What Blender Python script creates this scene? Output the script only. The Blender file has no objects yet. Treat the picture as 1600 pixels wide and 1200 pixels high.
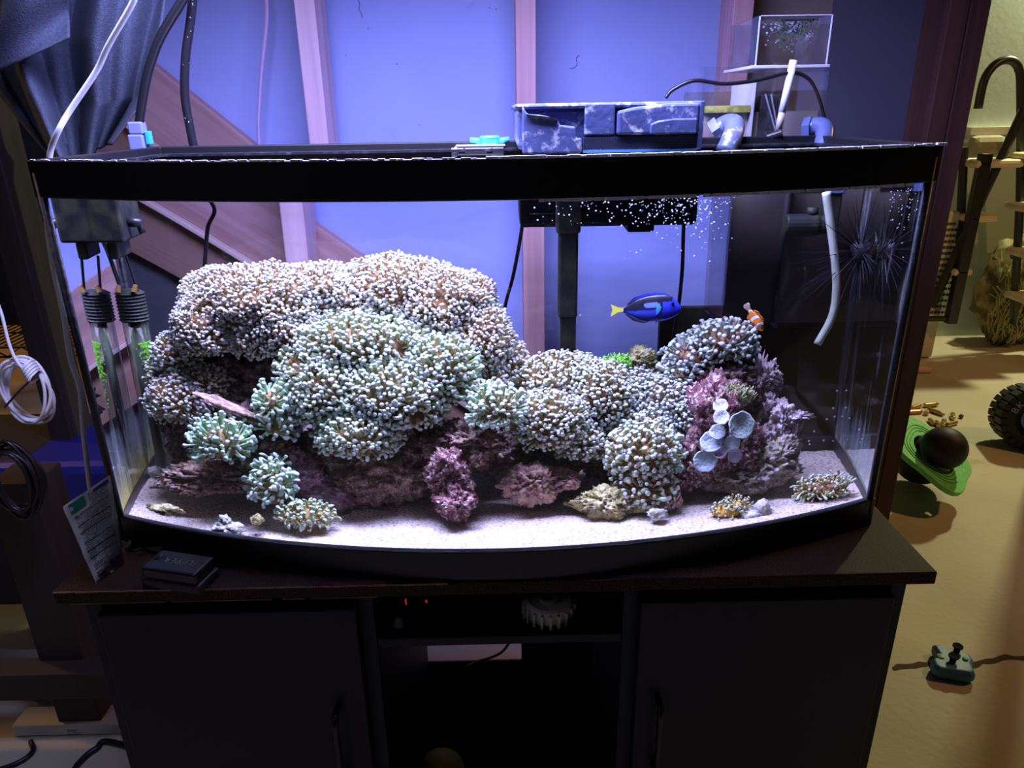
import bpy, bmesh, math, random
import numpy as np
from mathutils import Vector, Matrix, Euler, noise
C = bpy.context.scene.collection
SC = bpy.context.scene
PI = math.pi

# ------------------------------------------------------------------ camera, world, lights, exposure
F = 1121.116; PITCH = .3648; ROLL = -.0167; YAW = .01
CAM = np.array([.0132, -.7631, 1.2287])
_cp, _sp = math.cos(PITCH), math.sin(PITCH)
_f = np.array([math.sin(YAW)*_cp, math.cos(YAW)*_cp, -_sp])
_rt = np.array([math.cos(YAW), -math.sin(YAW), 0.]); _up = np.cross(_rt, _f)
_r2 = _rt*math.cos(ROLL)+_up*math.sin(ROLL); _u2 = -_rt*math.sin(ROLL)+_up*math.cos(ROLL)
cd = bpy.data.cameras.new('camera'); cam = bpy.data.objects.new('camera', cd); C.objects.link(cam)
cd.sensor_width = 36; cd.lens = F/1600*36; cd.clip_start = .02; cd.clip_end = 100
mw = Matrix.Identity(4)
for i in range(3):
    mw[i][0] = _r2[i]; mw[i][1] = _u2[i]; mw[i][2] = -_f[i]; mw[i][3] = CAM[i]
cam.matrix_world = mw
SC.camera = cam

w = bpy.data.worlds.new('world'); SC.world = w; w.use_nodes = True
w.node_tree.nodes['Background'].inputs[0].default_value = (.75, .72, 1, 1)
w.node_tree.nodes['Background'].inputs[1].default_value = .004

def area(name, loc, target, sx, sy, power, col, spread=180):
    l = bpy.data.lights.new(name, 'AREA'); l.shape = 'RECTANGLE'; l.size = sx; l.size_y = sy
    l.energy = power; l.color = col; l.spread = math.radians(spread)
    o = bpy.data.objects.new(name, l); C.objects.link(o); o.location = loc
    o.rotation_euler = (Vector(target)-Vector(loc)).to_track_quat('-Z', 'Y').to_euler()
    return o
LEDX, LEDY, LEDZ = -.08, .10, 1.56
area('aquarium_led_blue', (LEDX, LEDY, LEDZ), (LEDX, LEDY, 0), .64, .20, 29, (.39, .42, 1))
area('aquarium_led_white', (LEDX, LEDY, LEDZ+.005), (LEDX, LEDY, 0), .68, .18, 5.8, (.86, .82, .90), 110)
area('basement_bulb', (3.1, 3.0, 2.25), (1.3, .9, 0), .10, .10, 48, (1, .96, .52))
area('front_left_fill', (-1.7, -1.5, 2.2), (-.7, .2, .5), .5, .5, 3.0, (.62, .64, 1))  # added fill without a visible source, faintly lights the front left
area('amber_bulb', (2.9, .9, 2.3), (1.5, 1.0, 0), .10, .10, 15, (1, .50, .16))
area('shelf_glow', (-2.6, 1.15, 1.9), (-1.5, 1.95, .8), .2, .2, 16, (1, .55, .18))
SC.view_settings.view_transform = 'Standard'; SC.view_settings.look = 'None'
SC.view_settings.exposure = 0; SC.view_settings.gamma = 1; SC.view_settings.use_curve_mapping = False
cy = SC.cycles
cy.use_denoising = True; cy.max_bounces = 10; cy.diffuse_bounces = 3; cy.glossy_bounces = 4
cy.transmission_bounces = 8; cy.transparent_max_bounces = 24; cy.caustics_refractive = False; cy.caustics_reflective = False
cy.sample_clamp_indirect = 4

# ------------------------------------------------------------------ measuring: sight lines into the room and through the bowed water front
def ray(x, y):
    d = _f+_r2*(x-800)/F-_u2*(y-600)/F
    return d/np.linalg.norm(d)
def aY(x, y, Y): d = ray(x, y); return CAM+d*(Y-CAM[1])/d[1]
def aZ(x, y, Z): d = ray(x, y); return CAM+d*(Z-CAM[2])/d[2]
def aX(x, y, X): d = ray(x, y); return CAM+d*(X-CAM[0])/d[0]
HX, SAG, YB = .456, .09, .284          # water half width, bow, back plane
RR = (HX**2+SAG**2)/(2*SAG); YC = RR-SAG
IOR = 1.333
def refr(d, n, eta):
    c = -float(d@n); k = 1-eta*eta*(1-c*c)
    return eta*d+(eta*c-math.sqrt(max(k, 0)))*n
def wray(x, y):
    d = ray(x, y); o = CAM-np.array([0, YC, 0])
    a = d[0]**2+d[1]**2; b = o[0]*d[0]+o[1]*d[1]; c = o[0]**2+o[1]**2-RR**2
    t = (-b-math.sqrt(b*b-a*c))/a; p = CAM+d*t; n = np.array([p[0], p[1]-YC, 0])/RR
    return p, refr(d, n, 1/IOR)
def pw(x, y, Y): p, d = wray(x, y); return p+d*(Y-p[1])/d[1]
def pwz(x, y, Z): p, d = wray(x, y); return p+d*(Z-p[2])/d[2]
def pbw(x, y, Y):
    p, d = wray(x, y); q = p+d*(YB-p[1])/d[1]; e = refr(d, np.array([0, -1., 0]), IOR); return q+e*(Y-q[1])/e[1]
def wscale(x, y, Y):
    a = pw(x, y, Y); return abs(pw(x+4, y, Y)[0]-pw(x-4, y, Y)[0])/8, abs(pw(x, y+4, Y)[2]-pw(x, y-4, Y)[2])/8
def ascale(x, y, Y):
    return abs(aY(x+4, y, Y)[0]-aY(x-4, y, Y)[0])/8, abs(aY(x, y+4, Y)[2]-aY(x, y-4, Y)[2])/8
def bow(x, half=HX, sag=SAG):           # y of the bowed front at x
    r = (half**2+sag**2)/(2*sag); return (r-sag)-math.sqrt(max(r*r-x*x, 0))

# ------------------------------------------------------------------ materials
def nm(name):
    m = bpy.data.materials.new(name); m.use_nodes = True
    nt = m.node_tree; return m, nt, nt.nodes, nt.links, nt.nodes['Principled BSDF']
def rgb(c): return (c[0], c[1], c[2], 1)
def M(name, col, rough=.6, metal=0, col2=None, scale=20, contrast=(.4, .6), bump=0, bscale=None, stretch=(1, 1, 1), spec=.5, coords='Object', detail=5, col3=None, scale3=5, contrast3=(.5, .6)):
    m, nt, N, L, b = nm(name)
    b.inputs['Roughness'].default_value = rough; b.inputs['Metallic'].default_value = metal
    b.inputs['Specular IOR Level'].default_value = spec; b.inputs['Base Color'].default_value = rgb(col)
    if col2 is not None or bump or col3 is not None:
        tc = N.new('ShaderNodeTexCoord'); mp = N.new('ShaderNodeMapping'); mp.inputs['Scale'].default_value = stretch
        L.new(tc.outputs[coords], mp.inputs[0])
    out = None
    if col2 is not None:
        nz = N.new('ShaderNodeTexNoise'); nz.inputs['Scale'].default_value = scale; nz.inputs['Detail'].default_value = detail
        L.new(mp.outputs[0], nz.inputs['Vector'])
        r = N.new('ShaderNodeValToRGB'); r.color_ramp.elements[0].position = contrast[0]; r.color_ramp.elements[1].position = contrast[1]
        r.color_ramp.elements[0].color = rgb(col); r.color_ramp.elements[1].color = rgb(col2)
        L.new(nz.outputs['Fac'], r.inputs[0]); out = r.outputs[0]
    if col3 is not None:
        nz = N.new('ShaderNodeTexNoise'); nz.inputs['Scale'].default_value = scale3; nz.inputs['Detail'].default_value = 6; nz.inputs['Roughness'].default_value = .65
        L.new(mp.outputs[0], nz.inputs['Vector'])
        mr = N.new('ShaderNodeMapRange'); mr.inputs[1].default_value = contrast3[0]; mr.inputs[2].default_value = contrast3[1]
        L.new(nz.outputs['Fac'], mr.inputs[0])
        mx = N.new('ShaderNodeMix'); mx.data_type = 'RGBA'; L.new(mr.outputs[0], mx.inputs[0])
        if out: L.new(out, mx.inputs[6])
        else: mx.inputs[6].default_value = rgb(col)
        mx.inputs[7].default_value = rgb(col3); out = mx.outputs[2]
    if out: L.new(out, b.inputs['Base Color'])
    if bump:
        nb = N.new('ShaderNodeTexNoise'); nb.inputs['Scale'].default_value = bscale or scale; nb.inputs['Detail'].default_value = 6
        L.new(mp.outputs[0], nb.inputs['Vector'])
        bp = N.new('ShaderNodeBump'); bp.inputs['Strength'].default_value = min(1, bump); bp.inputs['Distance'].default_value = .004 if bump <= 1 else .004*bump
        L.new(nb.outputs['Fac'], bp.inputs['Height']); L.new(bp.outputs[0], b.inputs['Normal'])
    return m
def vcol(name, rough=.5, spec=.4, bump=0, bscale=200, sss=0):
    m, nt, N, L, b = nm(name)
    a = N.new('ShaderNodeVertexColor'); a.layer_name = 'Col'; L.new(a.outputs[0], b.inputs['Base Color'])
    b.inputs['Roughness'].default_value = rough; b.inputs['Specular IOR Level'].default_value = spec
    if bump:
        tc = N.new('ShaderNodeTexCoord'); nb = N.new('ShaderNodeTexNoise'); nb.inputs['Scale'].default_value = bscale; nb.inputs['Detail'].default_value = 5
        L.new(tc.outputs['Object'], nb.inputs['Vector']); bp = N.new('ShaderNodeBump'); bp.inputs['Strength'].default_value = bump; bp.inputs['Distance'].default_value = .003
        L.new(nb.outputs['Fac'], bp.inputs['Height']); L.new(bp.outputs[0], b.inputs['Normal'])
    return m
def wood(name, c1, c2, axis='z', rough=.65, dens=26):
    st = {'z': (dens, dens, .9), 'x': (.9, dens, dens), 'y': (dens, .9, dens)}[axis]
    return M(name, c1, rough, col2=c2, scale=1.6, stretch=st, contrast=(.34, .66), bump=.25, bscale=3, detail=3, col3=tuple(v*.55 for v in c1), scale3=.55, contrast3=(.60, .74))
def clear(name, tint=(1, 1, 1), film=0., filmcol=(.6, .6, .7), gloss=1., mask=None, fscale=(3, 3, 30)):
    """thin clear pane: lets light straight through, Fresnel gloss, optional mineral film as streaky diffuse"""
    m, nt, N, L, b = nm(name); N.remove(b); out = N['Material Output']
    t = N.new('ShaderNodeBsdfTransparent'); t.inputs[0].default_value = rgb(tint)
    g = N.new('ShaderNodeBsdfGlossy'); g.inputs['Roughness'].default_value = .03
    fr = N.new('ShaderNodeFresnel'); ge = N.new('ShaderNodeNewGeometry')
    bf = N.new('ShaderNodeMapRange'); bf.inputs[3].default_value = 1.36; bf.inputs[4].default_value = 1/1.36    # a thin pane reflects alike from both sides
    L.new(ge.outputs['Backfacing'], bf.inputs[0]); L.new(bf.outputs[0], fr.inputs[0])
    mu = N.new('ShaderNodeMath'); mu.operation = 'MULTIPLY'; mu.inputs[1].default_value = gloss; L.new(fr.outputs[0], mu.inputs[0])
    mx = N.new('ShaderNodeMixShader'); L.new(mu.outputs[0], mx.inputs[0]); L.new(t.outputs[0], mx.inputs[1]); L.new(g.outputs[0], mx.inputs[2])
    res = mx
    if film:
        d = N.new('ShaderNodeBsdfDiffuse'); d.inputs[0].default_value = rgb(filmcol)
        tc = N.new('ShaderNodeTexCoord'); mp = N.new('ShaderNodeMapping'); mp.inputs['Scale'].default_value = fscale; L.new(tc.outputs['Object'], mp.inputs[0])
        nz = N.new('ShaderNodeTexNoise'); nz.inputs['Scale'].default_value = 1.5; nz.inputs['Detail'].default_value = 6; nz.inputs['Distortion'].default_value = .6; L.new(mp.outputs[0], nz.inputs['Vector'])
        mr = N.new('ShaderNodeMapRange'); mr.inputs[1].default_value = .42; mr.inputs[2].default_value = .8; mr.inputs[4].default_value = film; L.new(nz.outputs['Fac'], mr.inputs[0])
        m2 = N.new('ShaderNodeMixShader'); L.new(mr.outputs[0], m2.inputs[0]); L.new(mx.outputs[0], m2.inputs[1]); L.new(d.outputs[0], m2.inputs[2]); res = m2
    L.new(res.outputs[0], out.inputs[0]); return m
def algae_film(name, c_lo, c_hi, z0, z1, amount=.8):
    """algae and lime growing on the glass: opaque low on the pane, breaking up higher, colour by height of growth"""
    m, nt, N, L, b = nm(name); out = N['Material Output']; b.inputs['Roughness'].default_value = .8
    tc = N.new('ShaderNodeTexCoord'); sp = N.new('ShaderNodeSeparateXYZ'); L.new(tc.outputs['Object'], sp.inputs[0])
    mr = N.new('ShaderNodeMapRange'); mr.inputs[1].default_value = z0; mr.inputs[2].default_value = z1; mr.inputs[3].default_value = 1; mr.inputs[4].default_value = 0; L.new(sp.outputs[2], mr.inputs[0])
    mp = N.new('ShaderNodeMapping'); mp.inputs['Scale'].default_value = (40, 40, 5); L.new(tc.outputs['Object'], mp.inputs[0])
    nz = N.new('ShaderNodeTexNoise'); nz.inputs['Scale'].default_value = 1; nz.inputs['Detail'].default_value = 8; nz.inputs['Roughness'].default_value = .7; L.new(mp.outputs[0], nz.inputs['Vector'])
    ad = N.new('ShaderNodeMath'); ad.operation = 'MULTIPLY_ADD'; ad.inputs[1].default_value = 1.5; ad.inputs[2].default_value = -.85; L.new(nz.outputs['Fac'], ad.inputs[0])
    sm = N.new('ShaderNodeMath'); sm.operation = 'ADD'; L.new(mr.outputs[0], sm.inputs[0]); L.new(ad.outputs[0], sm.inputs[1])
    mu = N.new('ShaderNodeMath'); mu.operation = 'MULTIPLY'; mu.use_clamp = True; mu.inputs[1].default_value = amount; L.new(sm.outputs[0], mu.inputs[0])
    r = N.new('ShaderNodeValToRGB'); r.color_ramp.elements[0].color = rgb(c_hi); r.color_ramp.elements[1].color = rgb(c_lo); r.color_ramp.elements[0].position = .35; r.color_ramp.elements[1].position = .8
    L.new(mr.outputs[0], r.inputs[0]); L.new(r.outputs[0], b.inputs['Base Color'])
    t = N.new('ShaderNodeBsdfTransparent'); mx = N.new('ShaderNodeMixShader'); L.new(mu.outputs[0], mx.inputs[0]); L.new(t.outputs[0], mx.inputs[1]); L.new(b.outputs[0], mx.inputs[2])
    L.new(mx.outputs[0], out.inputs[0]); return m

black = M('black_plastic', (.012, .012, .016), .38)
black_rough = M('black_plastic_worn', (.018, .018, .022), .6, col2=(.035, .035, .042), scale=60)
rimmat = M('rim_black', (.006, .006, .009), .45)
rim_salt = M('rim_salted', (.010, .010, .016), .40, col2=(.05, .05, .07), scale=90, contrast=(.52, .75))
salt = M('salt_crust', (.78, .78, .86), .9, bump=.8, bscale=300)
silicone = M('black_silicone', (.012, .013, .018), .5, bump=.5, bscale=120)
cabinet = M('black_laminate', (.007, .007, .012), .5, col2=(.010, .010, .016), scale=9, bump=.12, bscale=500, spec=.25)
cabinet_top = M('black_laminate_dusty', (.030, .018, .014), .6, col2=(.24, .13, .085), scale=650, contrast=(.52, .80), spec=.08, bump=.1, bscale=400)
chip = M('chipped_edge', (.35, .22, .13), .9)
metal_dark = M('dark_metal', (.03, .03, .032), .35, .8)
white_pl = M('white_plastic', (.74, .75, .80), .4)
white_cable = M('white_cable', (.72, .72, .76), .45)
black_cable = M('black_cable', (.006, .006, .008), .4)
skin_clear = clear('acrylic', (.97, .97, .98), .05, (.6, .6, .65), 1.2, fscale=(14, 14, 14))

# ------------------------------------------------------------------ mesh collecting
class MB:
    def __init__(s): s.v = []; s.f = []; s.c = []
    def add(s, vs, fs, col=None):
        n = len(s.v); s.v += [tuple(map(float, p)) for p in vs]; s.f += [tuple(n+i for i in f) for f in fs]
        s.c += [col if col is not None else (1, 1, 1)]*len(vs)
    def box(s, lo, hi, mat=None, col=None):
        x0, y0, z0 = lo; x1, y1, z1 = hi
        p = [(x0, y0, z0), (x1, y0, z0), (x1, y1, z0), (x0, y1, z0), (x0, y0, z1), (x1, y0, z1), (x1, y1, z1), (x0, y1, z1)]
        if mat is not None: p = [mat @ Vector(q) for q in p]
        s.add(p, [(0, 3, 2, 1), (4, 5, 6, 7), (0, 1, 5, 4), (1, 2, 6, 5), (2, 3, 7, 6), (3, 0, 4, 7)], col); return s
    def tube(s, pts, r, n=8, caps=True, col=None, sx=1.):
        pts = [Vector(p) for p in pts]; m = len(pts); rs = r if hasattr(r, '__len__') else [r]*m
        t0 = (pts[1]-pts[0]).normalized(); a = t0.orthogonal().normalized(); vs = []
        for i, p in enumerate(pts):
            t = (pts[min(i+1, m-1)]-pts[max(i-1, 0)]).normalized(); a = (a-t*a.dot(t)).normalized(); b = t.cross(a)
            for k in range(n):
                q = 2*PI*k/n; vs.append(p+(a*math.cos(q)*sx+b*math.sin(q))*rs[i])
        fs = [(i*n+k, i*n+(k+1) % n, (i+1)*n+(k+1) % n, (i+1)*n+k) for i in range(m-1) for k in range(n)]
        if caps: fs += [tuple(range(n))[::-1], tuple((m-1)*n+k for k in range(n))]
        s.add(vs, fs, col); return s
    def lathe(s, prof, n=24, mat=None, col=None):
        vs = []
        for (r, z) in prof:
            for k in range(n):
                q = 2*PI*k/n; v = Vector((r*math.cos(q), r*math.sin(q), z)); vs.append(mat @ v if mat is not None else v)
        m = len(prof)
        fs = [(i*n+k, i*n+(k+1) % n, (i+1)*n+(k+1) % n, (i+1)*n+k) for i in range(m-1) for k in range(n)]
        fs += [tuple(range(n))[::-1], tuple((m-1)*n+k for k in range(n))]
        s.add(vs, fs, col); return s
    def prism(s, poly, d, mat=None, col=None):     # poly in xz, extruded along y by d
        n = len(poly); vs = [(x, 0, z) for x, z in poly]+[(x, d, z) for x, z in poly]
        if mat is not None: vs = [mat @ Vector(v) for v in vs]
        s.add(vs, [tuple(range(n)), tuple(range(2*n-1, n-1, -1))]+[(k, k+n, (k+1) % n+n, (k+1) % n) for k in range(n)], col); return s
    def build(s, name, mat, parent=None, smooth=False, bevel=0, cols=False, subsurf=0, seg=2, loc=None):
        me = bpy.data.meshes.new(name); me.from_pydata(s.v, [], s.f); me.update()
        if cols:
            at = me.color_attributes.new('Col', 'FLOAT_COLOR', 'POINT')
            a = np.ones((len(s.v), 4), dtype=np.float32); a[:, :3] = np.array(s.c); at.data.foreach_set('color', a.ravel())
        o = bpy.data.objects.new(name, me); C.objects.link(o)
        if mat: me.materials.append(mat)
        bm = bmesh.new(); bm.from_mesh(me); bmesh.ops.recalc_face_normals(bm, faces=bm.faces); bm.to_mesh(me); bm.free()
        if bevel:
            b = o.modifiers.new('bevel', 'BEVEL'); b.width = bevel; b.segments = seg; b.limit_method = 'ANGLE'
        if subsurf:
            b = o.modifiers.new('subsurf', 'SUBSURF'); b.levels = subsurf; b.render_levels = subsurf
        if smooth: me.polygons.foreach_set('use_smooth', [True]*len(me.polygons))
        if parent is not None: o.parent = parent; o.matrix_parent_inverse = parent.matrix_basis.inverted()
        return o
def box(name, lo, hi, mat, parent=None, bevel=0): return MB().box(lo, hi).build(name, mat, parent, bevel=bevel)
def tag(o, label=None, cat=None, group=None, kind=None):
    if label: o['label'] = label
    if cat: o['category'] = cat
    if group: o['group'] = group
    if kind: o['kind'] = kind
    return o
def thing(name, loc, label, cat, group=None, kind=None):
    o = bpy.data.objects.new(name, None); C.objects.link(o); o.empty_display_size = .05
    o.location = [float(v) for v in loc]; return tag(o, label, cat, group, kind)
def smoothpath(pts, n=8):
    """Catmull-Rom through the points"""
    P = [Vector([float(c) for c in p]) for p in pts]; P = [P[0]*2-P[1]]+P+[P[-1]*2-P[-2]]; out = []
    for i in range(1, len(P)-2):
        for k in range(n):
            t = k/n; a, b, c, d = P[i-1], P[i], P[i+1], P[i+2]
            out.append(.5*((2*b)+(c-a)*t+(2*a-5*b+4*c-d)*t*t+(3*b-a-3*c+d)*t**3))
    out.append(P[-2]); return out
def cable(name, pts, r, mat, label, cat='cable', n=8, seg=8, group=None):
    o = MB().tube(smoothpath(pts, n), r, seg).build(name, mat, smooth=True); return tag(o, label, cat, group)
def copy_tree(o, parent=None):
    c = o.copy(); C.objects.link(c)
    if parent is not None: c.parent = parent
    for ch in list(o.children): copy_tree(ch, c)
    return c

# ================================================================== the setting
TOPZ = .74                               # top of the cabinet
RIMZ = TOPZ+.449                         # top of the tank rim
concrete = M('concrete_floor', (.46, .43, .33), .75, col2=(.60, .55, .42), scale=2.2, contrast=(.35, .7), bump=.35, bscale=60, col3=(.20, .16, .10), scale3=3.3, contrast3=(.62, .80))
fl = MB(); fl.box((-4, -2, -.08), (4.5, 3.2, 0)); floor = fl.build('floor', concrete); tag(floor, kind='structure')
crackmat = M('crack_dirt', (.07, .05, .03), .95)
ck = MB(); a = aZ(1395, 1046, 0); b = aZ(1600, 1030, 0)
prev = None
for i in range(26):
    t = i/25; p = a+(b-a)*t*1.4; yy = p[1]+.003*math.sin(i*1.7)+.008*math.sin(i*.5); h = .005+.004*abs(math.sin(i*1.3))
    q = ((p[0], yy-h, .0008), (p[0], yy+h, .0008))
    if prev: ck.add([prev[0], q[0], q[1], prev[1]], [(0, 1, 2, 3)])
    prev = q
ck.build('floor_crack', crackmat, floor)
wallfar = box('wall_far', (.9, 3.08, 0), (4.5, 3.2, 2.5), M('pale_green_wall', (.54, .66, .66), .85, col2=(.50, .62, .60), scale=3, bump=.15, bscale=40)); tag(wallfar, kind='structure')
wl = box('wall_left', (-4, 1.98, 0), (-.72, 2.08, 2.5), M('tan_wall', (.62, .46, .28), .85, col2=(.5, .36, .22), scale=2)); tag(wl, kind='structure')

# back wall: studs, panels, stair stringer boards
wallmat = M('pale_lilac_panel', (.42, .465, .86), .7, col2=(.45, .495, .89), scale=4, bump=.12, bscale=30, col3=(.38, .43, .82), scale3=9, contrast3=(.62, .72))
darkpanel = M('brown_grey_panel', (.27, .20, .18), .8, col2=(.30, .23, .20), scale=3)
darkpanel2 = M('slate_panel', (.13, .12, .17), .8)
underpanel = M('under_stair_shade_panel', (.05, .05, .065), .85, col2=(.08, .075, .09), scale=1.5, stretch=(6, 6, 1))  # shade put into the colour: unlit opening below the stringers
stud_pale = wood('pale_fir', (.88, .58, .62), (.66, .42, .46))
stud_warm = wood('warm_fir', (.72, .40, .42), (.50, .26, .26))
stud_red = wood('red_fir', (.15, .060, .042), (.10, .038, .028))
string_mat = wood('stringer_fir', (.58, .33, .32), (.38, .20, .18), 'x')
string_mat2 = wood('stringer_fir_dark', (.36, .20, .15), (.24, .12, .09), 'x')
ledge_mat = wood('ledge_strip_wood', (.72, .52, .48), (.6, .42, .38), 'x')
wb = thing('wall_back', (0, .86, 0), None, None, kind='structure')
SY = .7275
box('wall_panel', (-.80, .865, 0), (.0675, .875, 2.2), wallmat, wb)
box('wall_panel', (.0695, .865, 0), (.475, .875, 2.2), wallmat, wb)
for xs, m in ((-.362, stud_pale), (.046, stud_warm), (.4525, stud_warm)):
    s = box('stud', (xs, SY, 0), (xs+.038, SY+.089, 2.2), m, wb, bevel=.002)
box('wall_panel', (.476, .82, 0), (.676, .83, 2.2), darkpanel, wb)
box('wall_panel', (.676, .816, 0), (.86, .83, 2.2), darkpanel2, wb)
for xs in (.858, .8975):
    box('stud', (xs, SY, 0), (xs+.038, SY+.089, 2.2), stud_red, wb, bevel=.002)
sl = (1.322-1.164)/(-.679+.497)
def board(name, x0, x1, top, bot, y0, y1, mat):
    m_ = MB(); L_ = x1-x0; ang = math.atan(sl)
    w_ = (top-bot)*math.cos(ang); ln = L_/math.cos(ang)
    m_.box((0, 0, -w_), (ln, y1-y0, 0))
    o = m_.build(name, mat, bevel=.0015); o.location = (x0, y0, top); o.rotation_euler = (0, -ang, 0)
    o.parent = wb; o.matrix_parent_inverse = wb.matrix_basis.inverted(); return o

zt = 1.322+sl*(-.80+.679)
board('stringer_board', -.80, .2, zt, zt-.165, .82, .858, string_mat)
board('ledge_strip', -.80, .2, zt-.165, zt-.176, .80, .858, ledge_mat)
board('stringer_board', -.80, .2, zt-.176, zt-.305, .825, .858, string_mat2)
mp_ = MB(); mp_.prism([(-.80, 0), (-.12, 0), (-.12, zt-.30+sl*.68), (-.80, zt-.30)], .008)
o = mp_.build('wall_panel', underpanel, wb); o.location.y += .848  # dark sheet standing in for the shaded space under the stair
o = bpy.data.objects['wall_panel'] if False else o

for pts in ([(905, 86), (900, 92), (902, 100), (897, 106), (890, 107)], [(558, -3), (562, 6), (561, 14), (565, 22), (566, 28)]):
    m_ = MB(); m_.tube(smoothpath([aY(x, y, .8645) for x, y in pts], 5), .0007, 4); m_.build('pencil_squiggle', M('squiggle', (.08, .08, .12), .8), wb)
for (px, py) in ((540, 87), (575, 45), (655, 195), (765, 12), (775, 14), (620, 100)):
    c = aY(px, py, .864); m_ = MB(); m_.box((c[0]-.0008, .8645, c[2]-.0012), (c[0]+.0008, .8655, c[2]+.0012)); m_.build('wall_nick', M('nick', (.10, .10, .16), .8), wb)
m_ = MB(); m_.tube([(2.004, 1.6, 0), (2.004, 1.6, 2.5)], .030, 16); o = m_.build('shadow_column', M('column_paint', (.35, .08, .05), .5), smooth=True); tag(o, 'column added out of view to cast a shadow stripe across the floor', 'column')  # unseen column, added to throw the shadow stripe on the floor

# ================================================================== cabinet
FY = -.0985; BH = .467; BY = FY+.012
cab = thing('aquarium_cabinet', (0, .1, 0), 'black laminate cabinet standing under the fish tank with two doors', 'cabinet')
def cabpiece(n, lo, hi, m=cabinet, bevel=.001): return box(n, lo, hi, m, cab, bevel)
cabpiece('countertop', (-.491, FY, TOPZ-.016), (.491, .335, TOPZ), cabinet_top, .0015)
cabpiece('side_panel', (-BH, BY, 0), (-BH+.018, .325, TOPZ-.016)); cabpiece('side_panel', (BH-.018, BY, 0), (BH, .325, TOPZ-.016))
xd0 = aY(550, 1000, BY)[0]; xo0 = aY(588, 1000, BY)[0]; xo1 = aY(972, 1000, BY)[0]; xd1 = aY(1000, 1000, BY)[0]
cabpiece('divider', (xo0-.018, BY+.002, .06), (xo0, .32, TOPZ-.016)); cabpiece('divider', (xo1, BY+.002, .06), (xo1+.018, .32, TOPZ-.016))
SHZ = aY(770, 998, BY)[2]
cabpiece('shelf', (xo0, BY+.004, SHZ-.012), (xo1, .318, SHZ))
cabpiece('bottom_panel', (-BH+.018, BY+.004, .06), (BH-.018, .318, .076)); cabpiece('plinth', (-BH+.018, BY+.02, 0), (BH-.018, BY+.035, .06))
cabpiece('apron', (-BH+.018, BY+.001, TOPZ-.026), (BH-.018, BY+.014, TOPZ-.016))
# back with a slot sawn out for cables
ca = aY(663, 1008, .32); cb_ = aY(815, 1032, .32)
cabpiece('back_panel', (-BH, .320, .0), (ca[0], .325, TOPZ-.016)); cabpiece('back_panel', (cb_[0], .320, 0), (BH, .325, TOPZ-.016))
cabpiece('back_panel', (ca[0], .320, 0), (cb_[0], .325, cb_[2])); cabpiece('back_panel', (ca[0], .320, ca[2]+.03), (cb_[0], .325, TOPZ-.016))
for s, xa, xb in ((-1, -BH+.019, xo0-.017), (1, xo1+.017, BH-.019)):
    d = cabpiece('door', (xa, BY-.0145, .07), (xb, BY+.001, TOPZ-.030), cabinet, .0018)
    hx = aY(528, 1150, BY-.03)[0] if s < 0 else aY(1028, 1150, BY-.03)[0]
    hz = aY(528, 1120, BY-.03)[2] if s < 0 else aY(1028, 1105, BY-.03)[2]
    hb = MB(); hb.tube(smoothpath([(hx, BY-.013, hz), (hx, BY-.034, hz-.003), (hx, BY-.036, hz-.05), (hx, BY-.034, hz-.099), (hx, BY-.013, hz-.102)], 5), .004, 8)
    h = hb.build('handle', metal_dark, d, smooth=True)
ch = MB(); rnd = random.Random(5)
for k in range(70):                      # worn front edge showing chipboard
    x = -.490+k*.0062
    ch.box((x, FY-.0006, TOPZ-.0007-.0008*rnd.random()), (x+.0066, FY+rnd.uniform(.0002, .0007), TOPZ+.0003))
for k in range(55):
    x = -.475+k*.0062
    if rnd.random() < .93: ch.box((x, FY-.0004, TOPZ-.0163), (x+.0066, FY+.0004, TOPZ-.0158))
tag(ch.build('chipped_edge', chip, cab), kind='stuff')

# ================================================================== the tank
tank = thing('aquarium', (0, .1, TOPZ), 'bow-front glass aquarium with black rims standing on the black cabinet', 'aquarium')
def bowring(z0, z1, half, sag, yb, wid, widb=None, n=40):
    """closed ring following the bowed front, rectangular section"""
    m_ = MB(); out = []; inn = []
    for i in range(n+1):
        x = -half+2*half*i/n; out.append((x, bow(x, half, sag)))
    hi_ = half-wid
    for i in range(n+1):
        x = -hi_+2*hi_*i/n; inn.append((x, bow(x, hi_, sag)+wid*.9))
    out += [(half, yb), (-half, yb)]; inn += [(hi_, yb-(widb or wid)), (-hi_, yb-(widb or wid))]
    k = len(out); vs = [(x, y, z0) for x, y in out]+[(x, y, z1) for x, y in out]+[(x, y, z0) for x, y in inn]+[(x, y, z1) for x, y in inn]
    fs = []
    for i in range(k):
        j = (i+1) % k
        fs += [(i, j, k+j, k+i), (2*k+i, 3*k+i, 3*k+j, 2*k+j), (k+i, k+j, 3*k+j, 3*k+i), (i, 2*k+i, 2*k+j, j)]
    m_.add(vs, fs); return m_
bowring(RIMZ-.037, RIMZ, .465, .096, .292, .009).build('top_rim', rimmat, tank, bevel=.0015)
bowring(RIMZ-.012, RIMZ-.009, .458, .094, .288, .018, .03).build('rim_ledge', rim_salt, tank)
bowring(TOPZ, TOPZ+.038, .464, .096, .292, .010).build('bottom_rim', rimmat, tank, bevel=.0015)
glassm = clear('tank_glass', (.985, .99, .985), 0, gloss=.8)
glassb = clear('tank_glass_back', (.97, .98, .985), .30, (.55, .58, .66), .6, fscale=(2, 2, 9))
m_ = MB(); n = 48; G0, G1 = TOPZ+.006, RIMZ-.012
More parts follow.
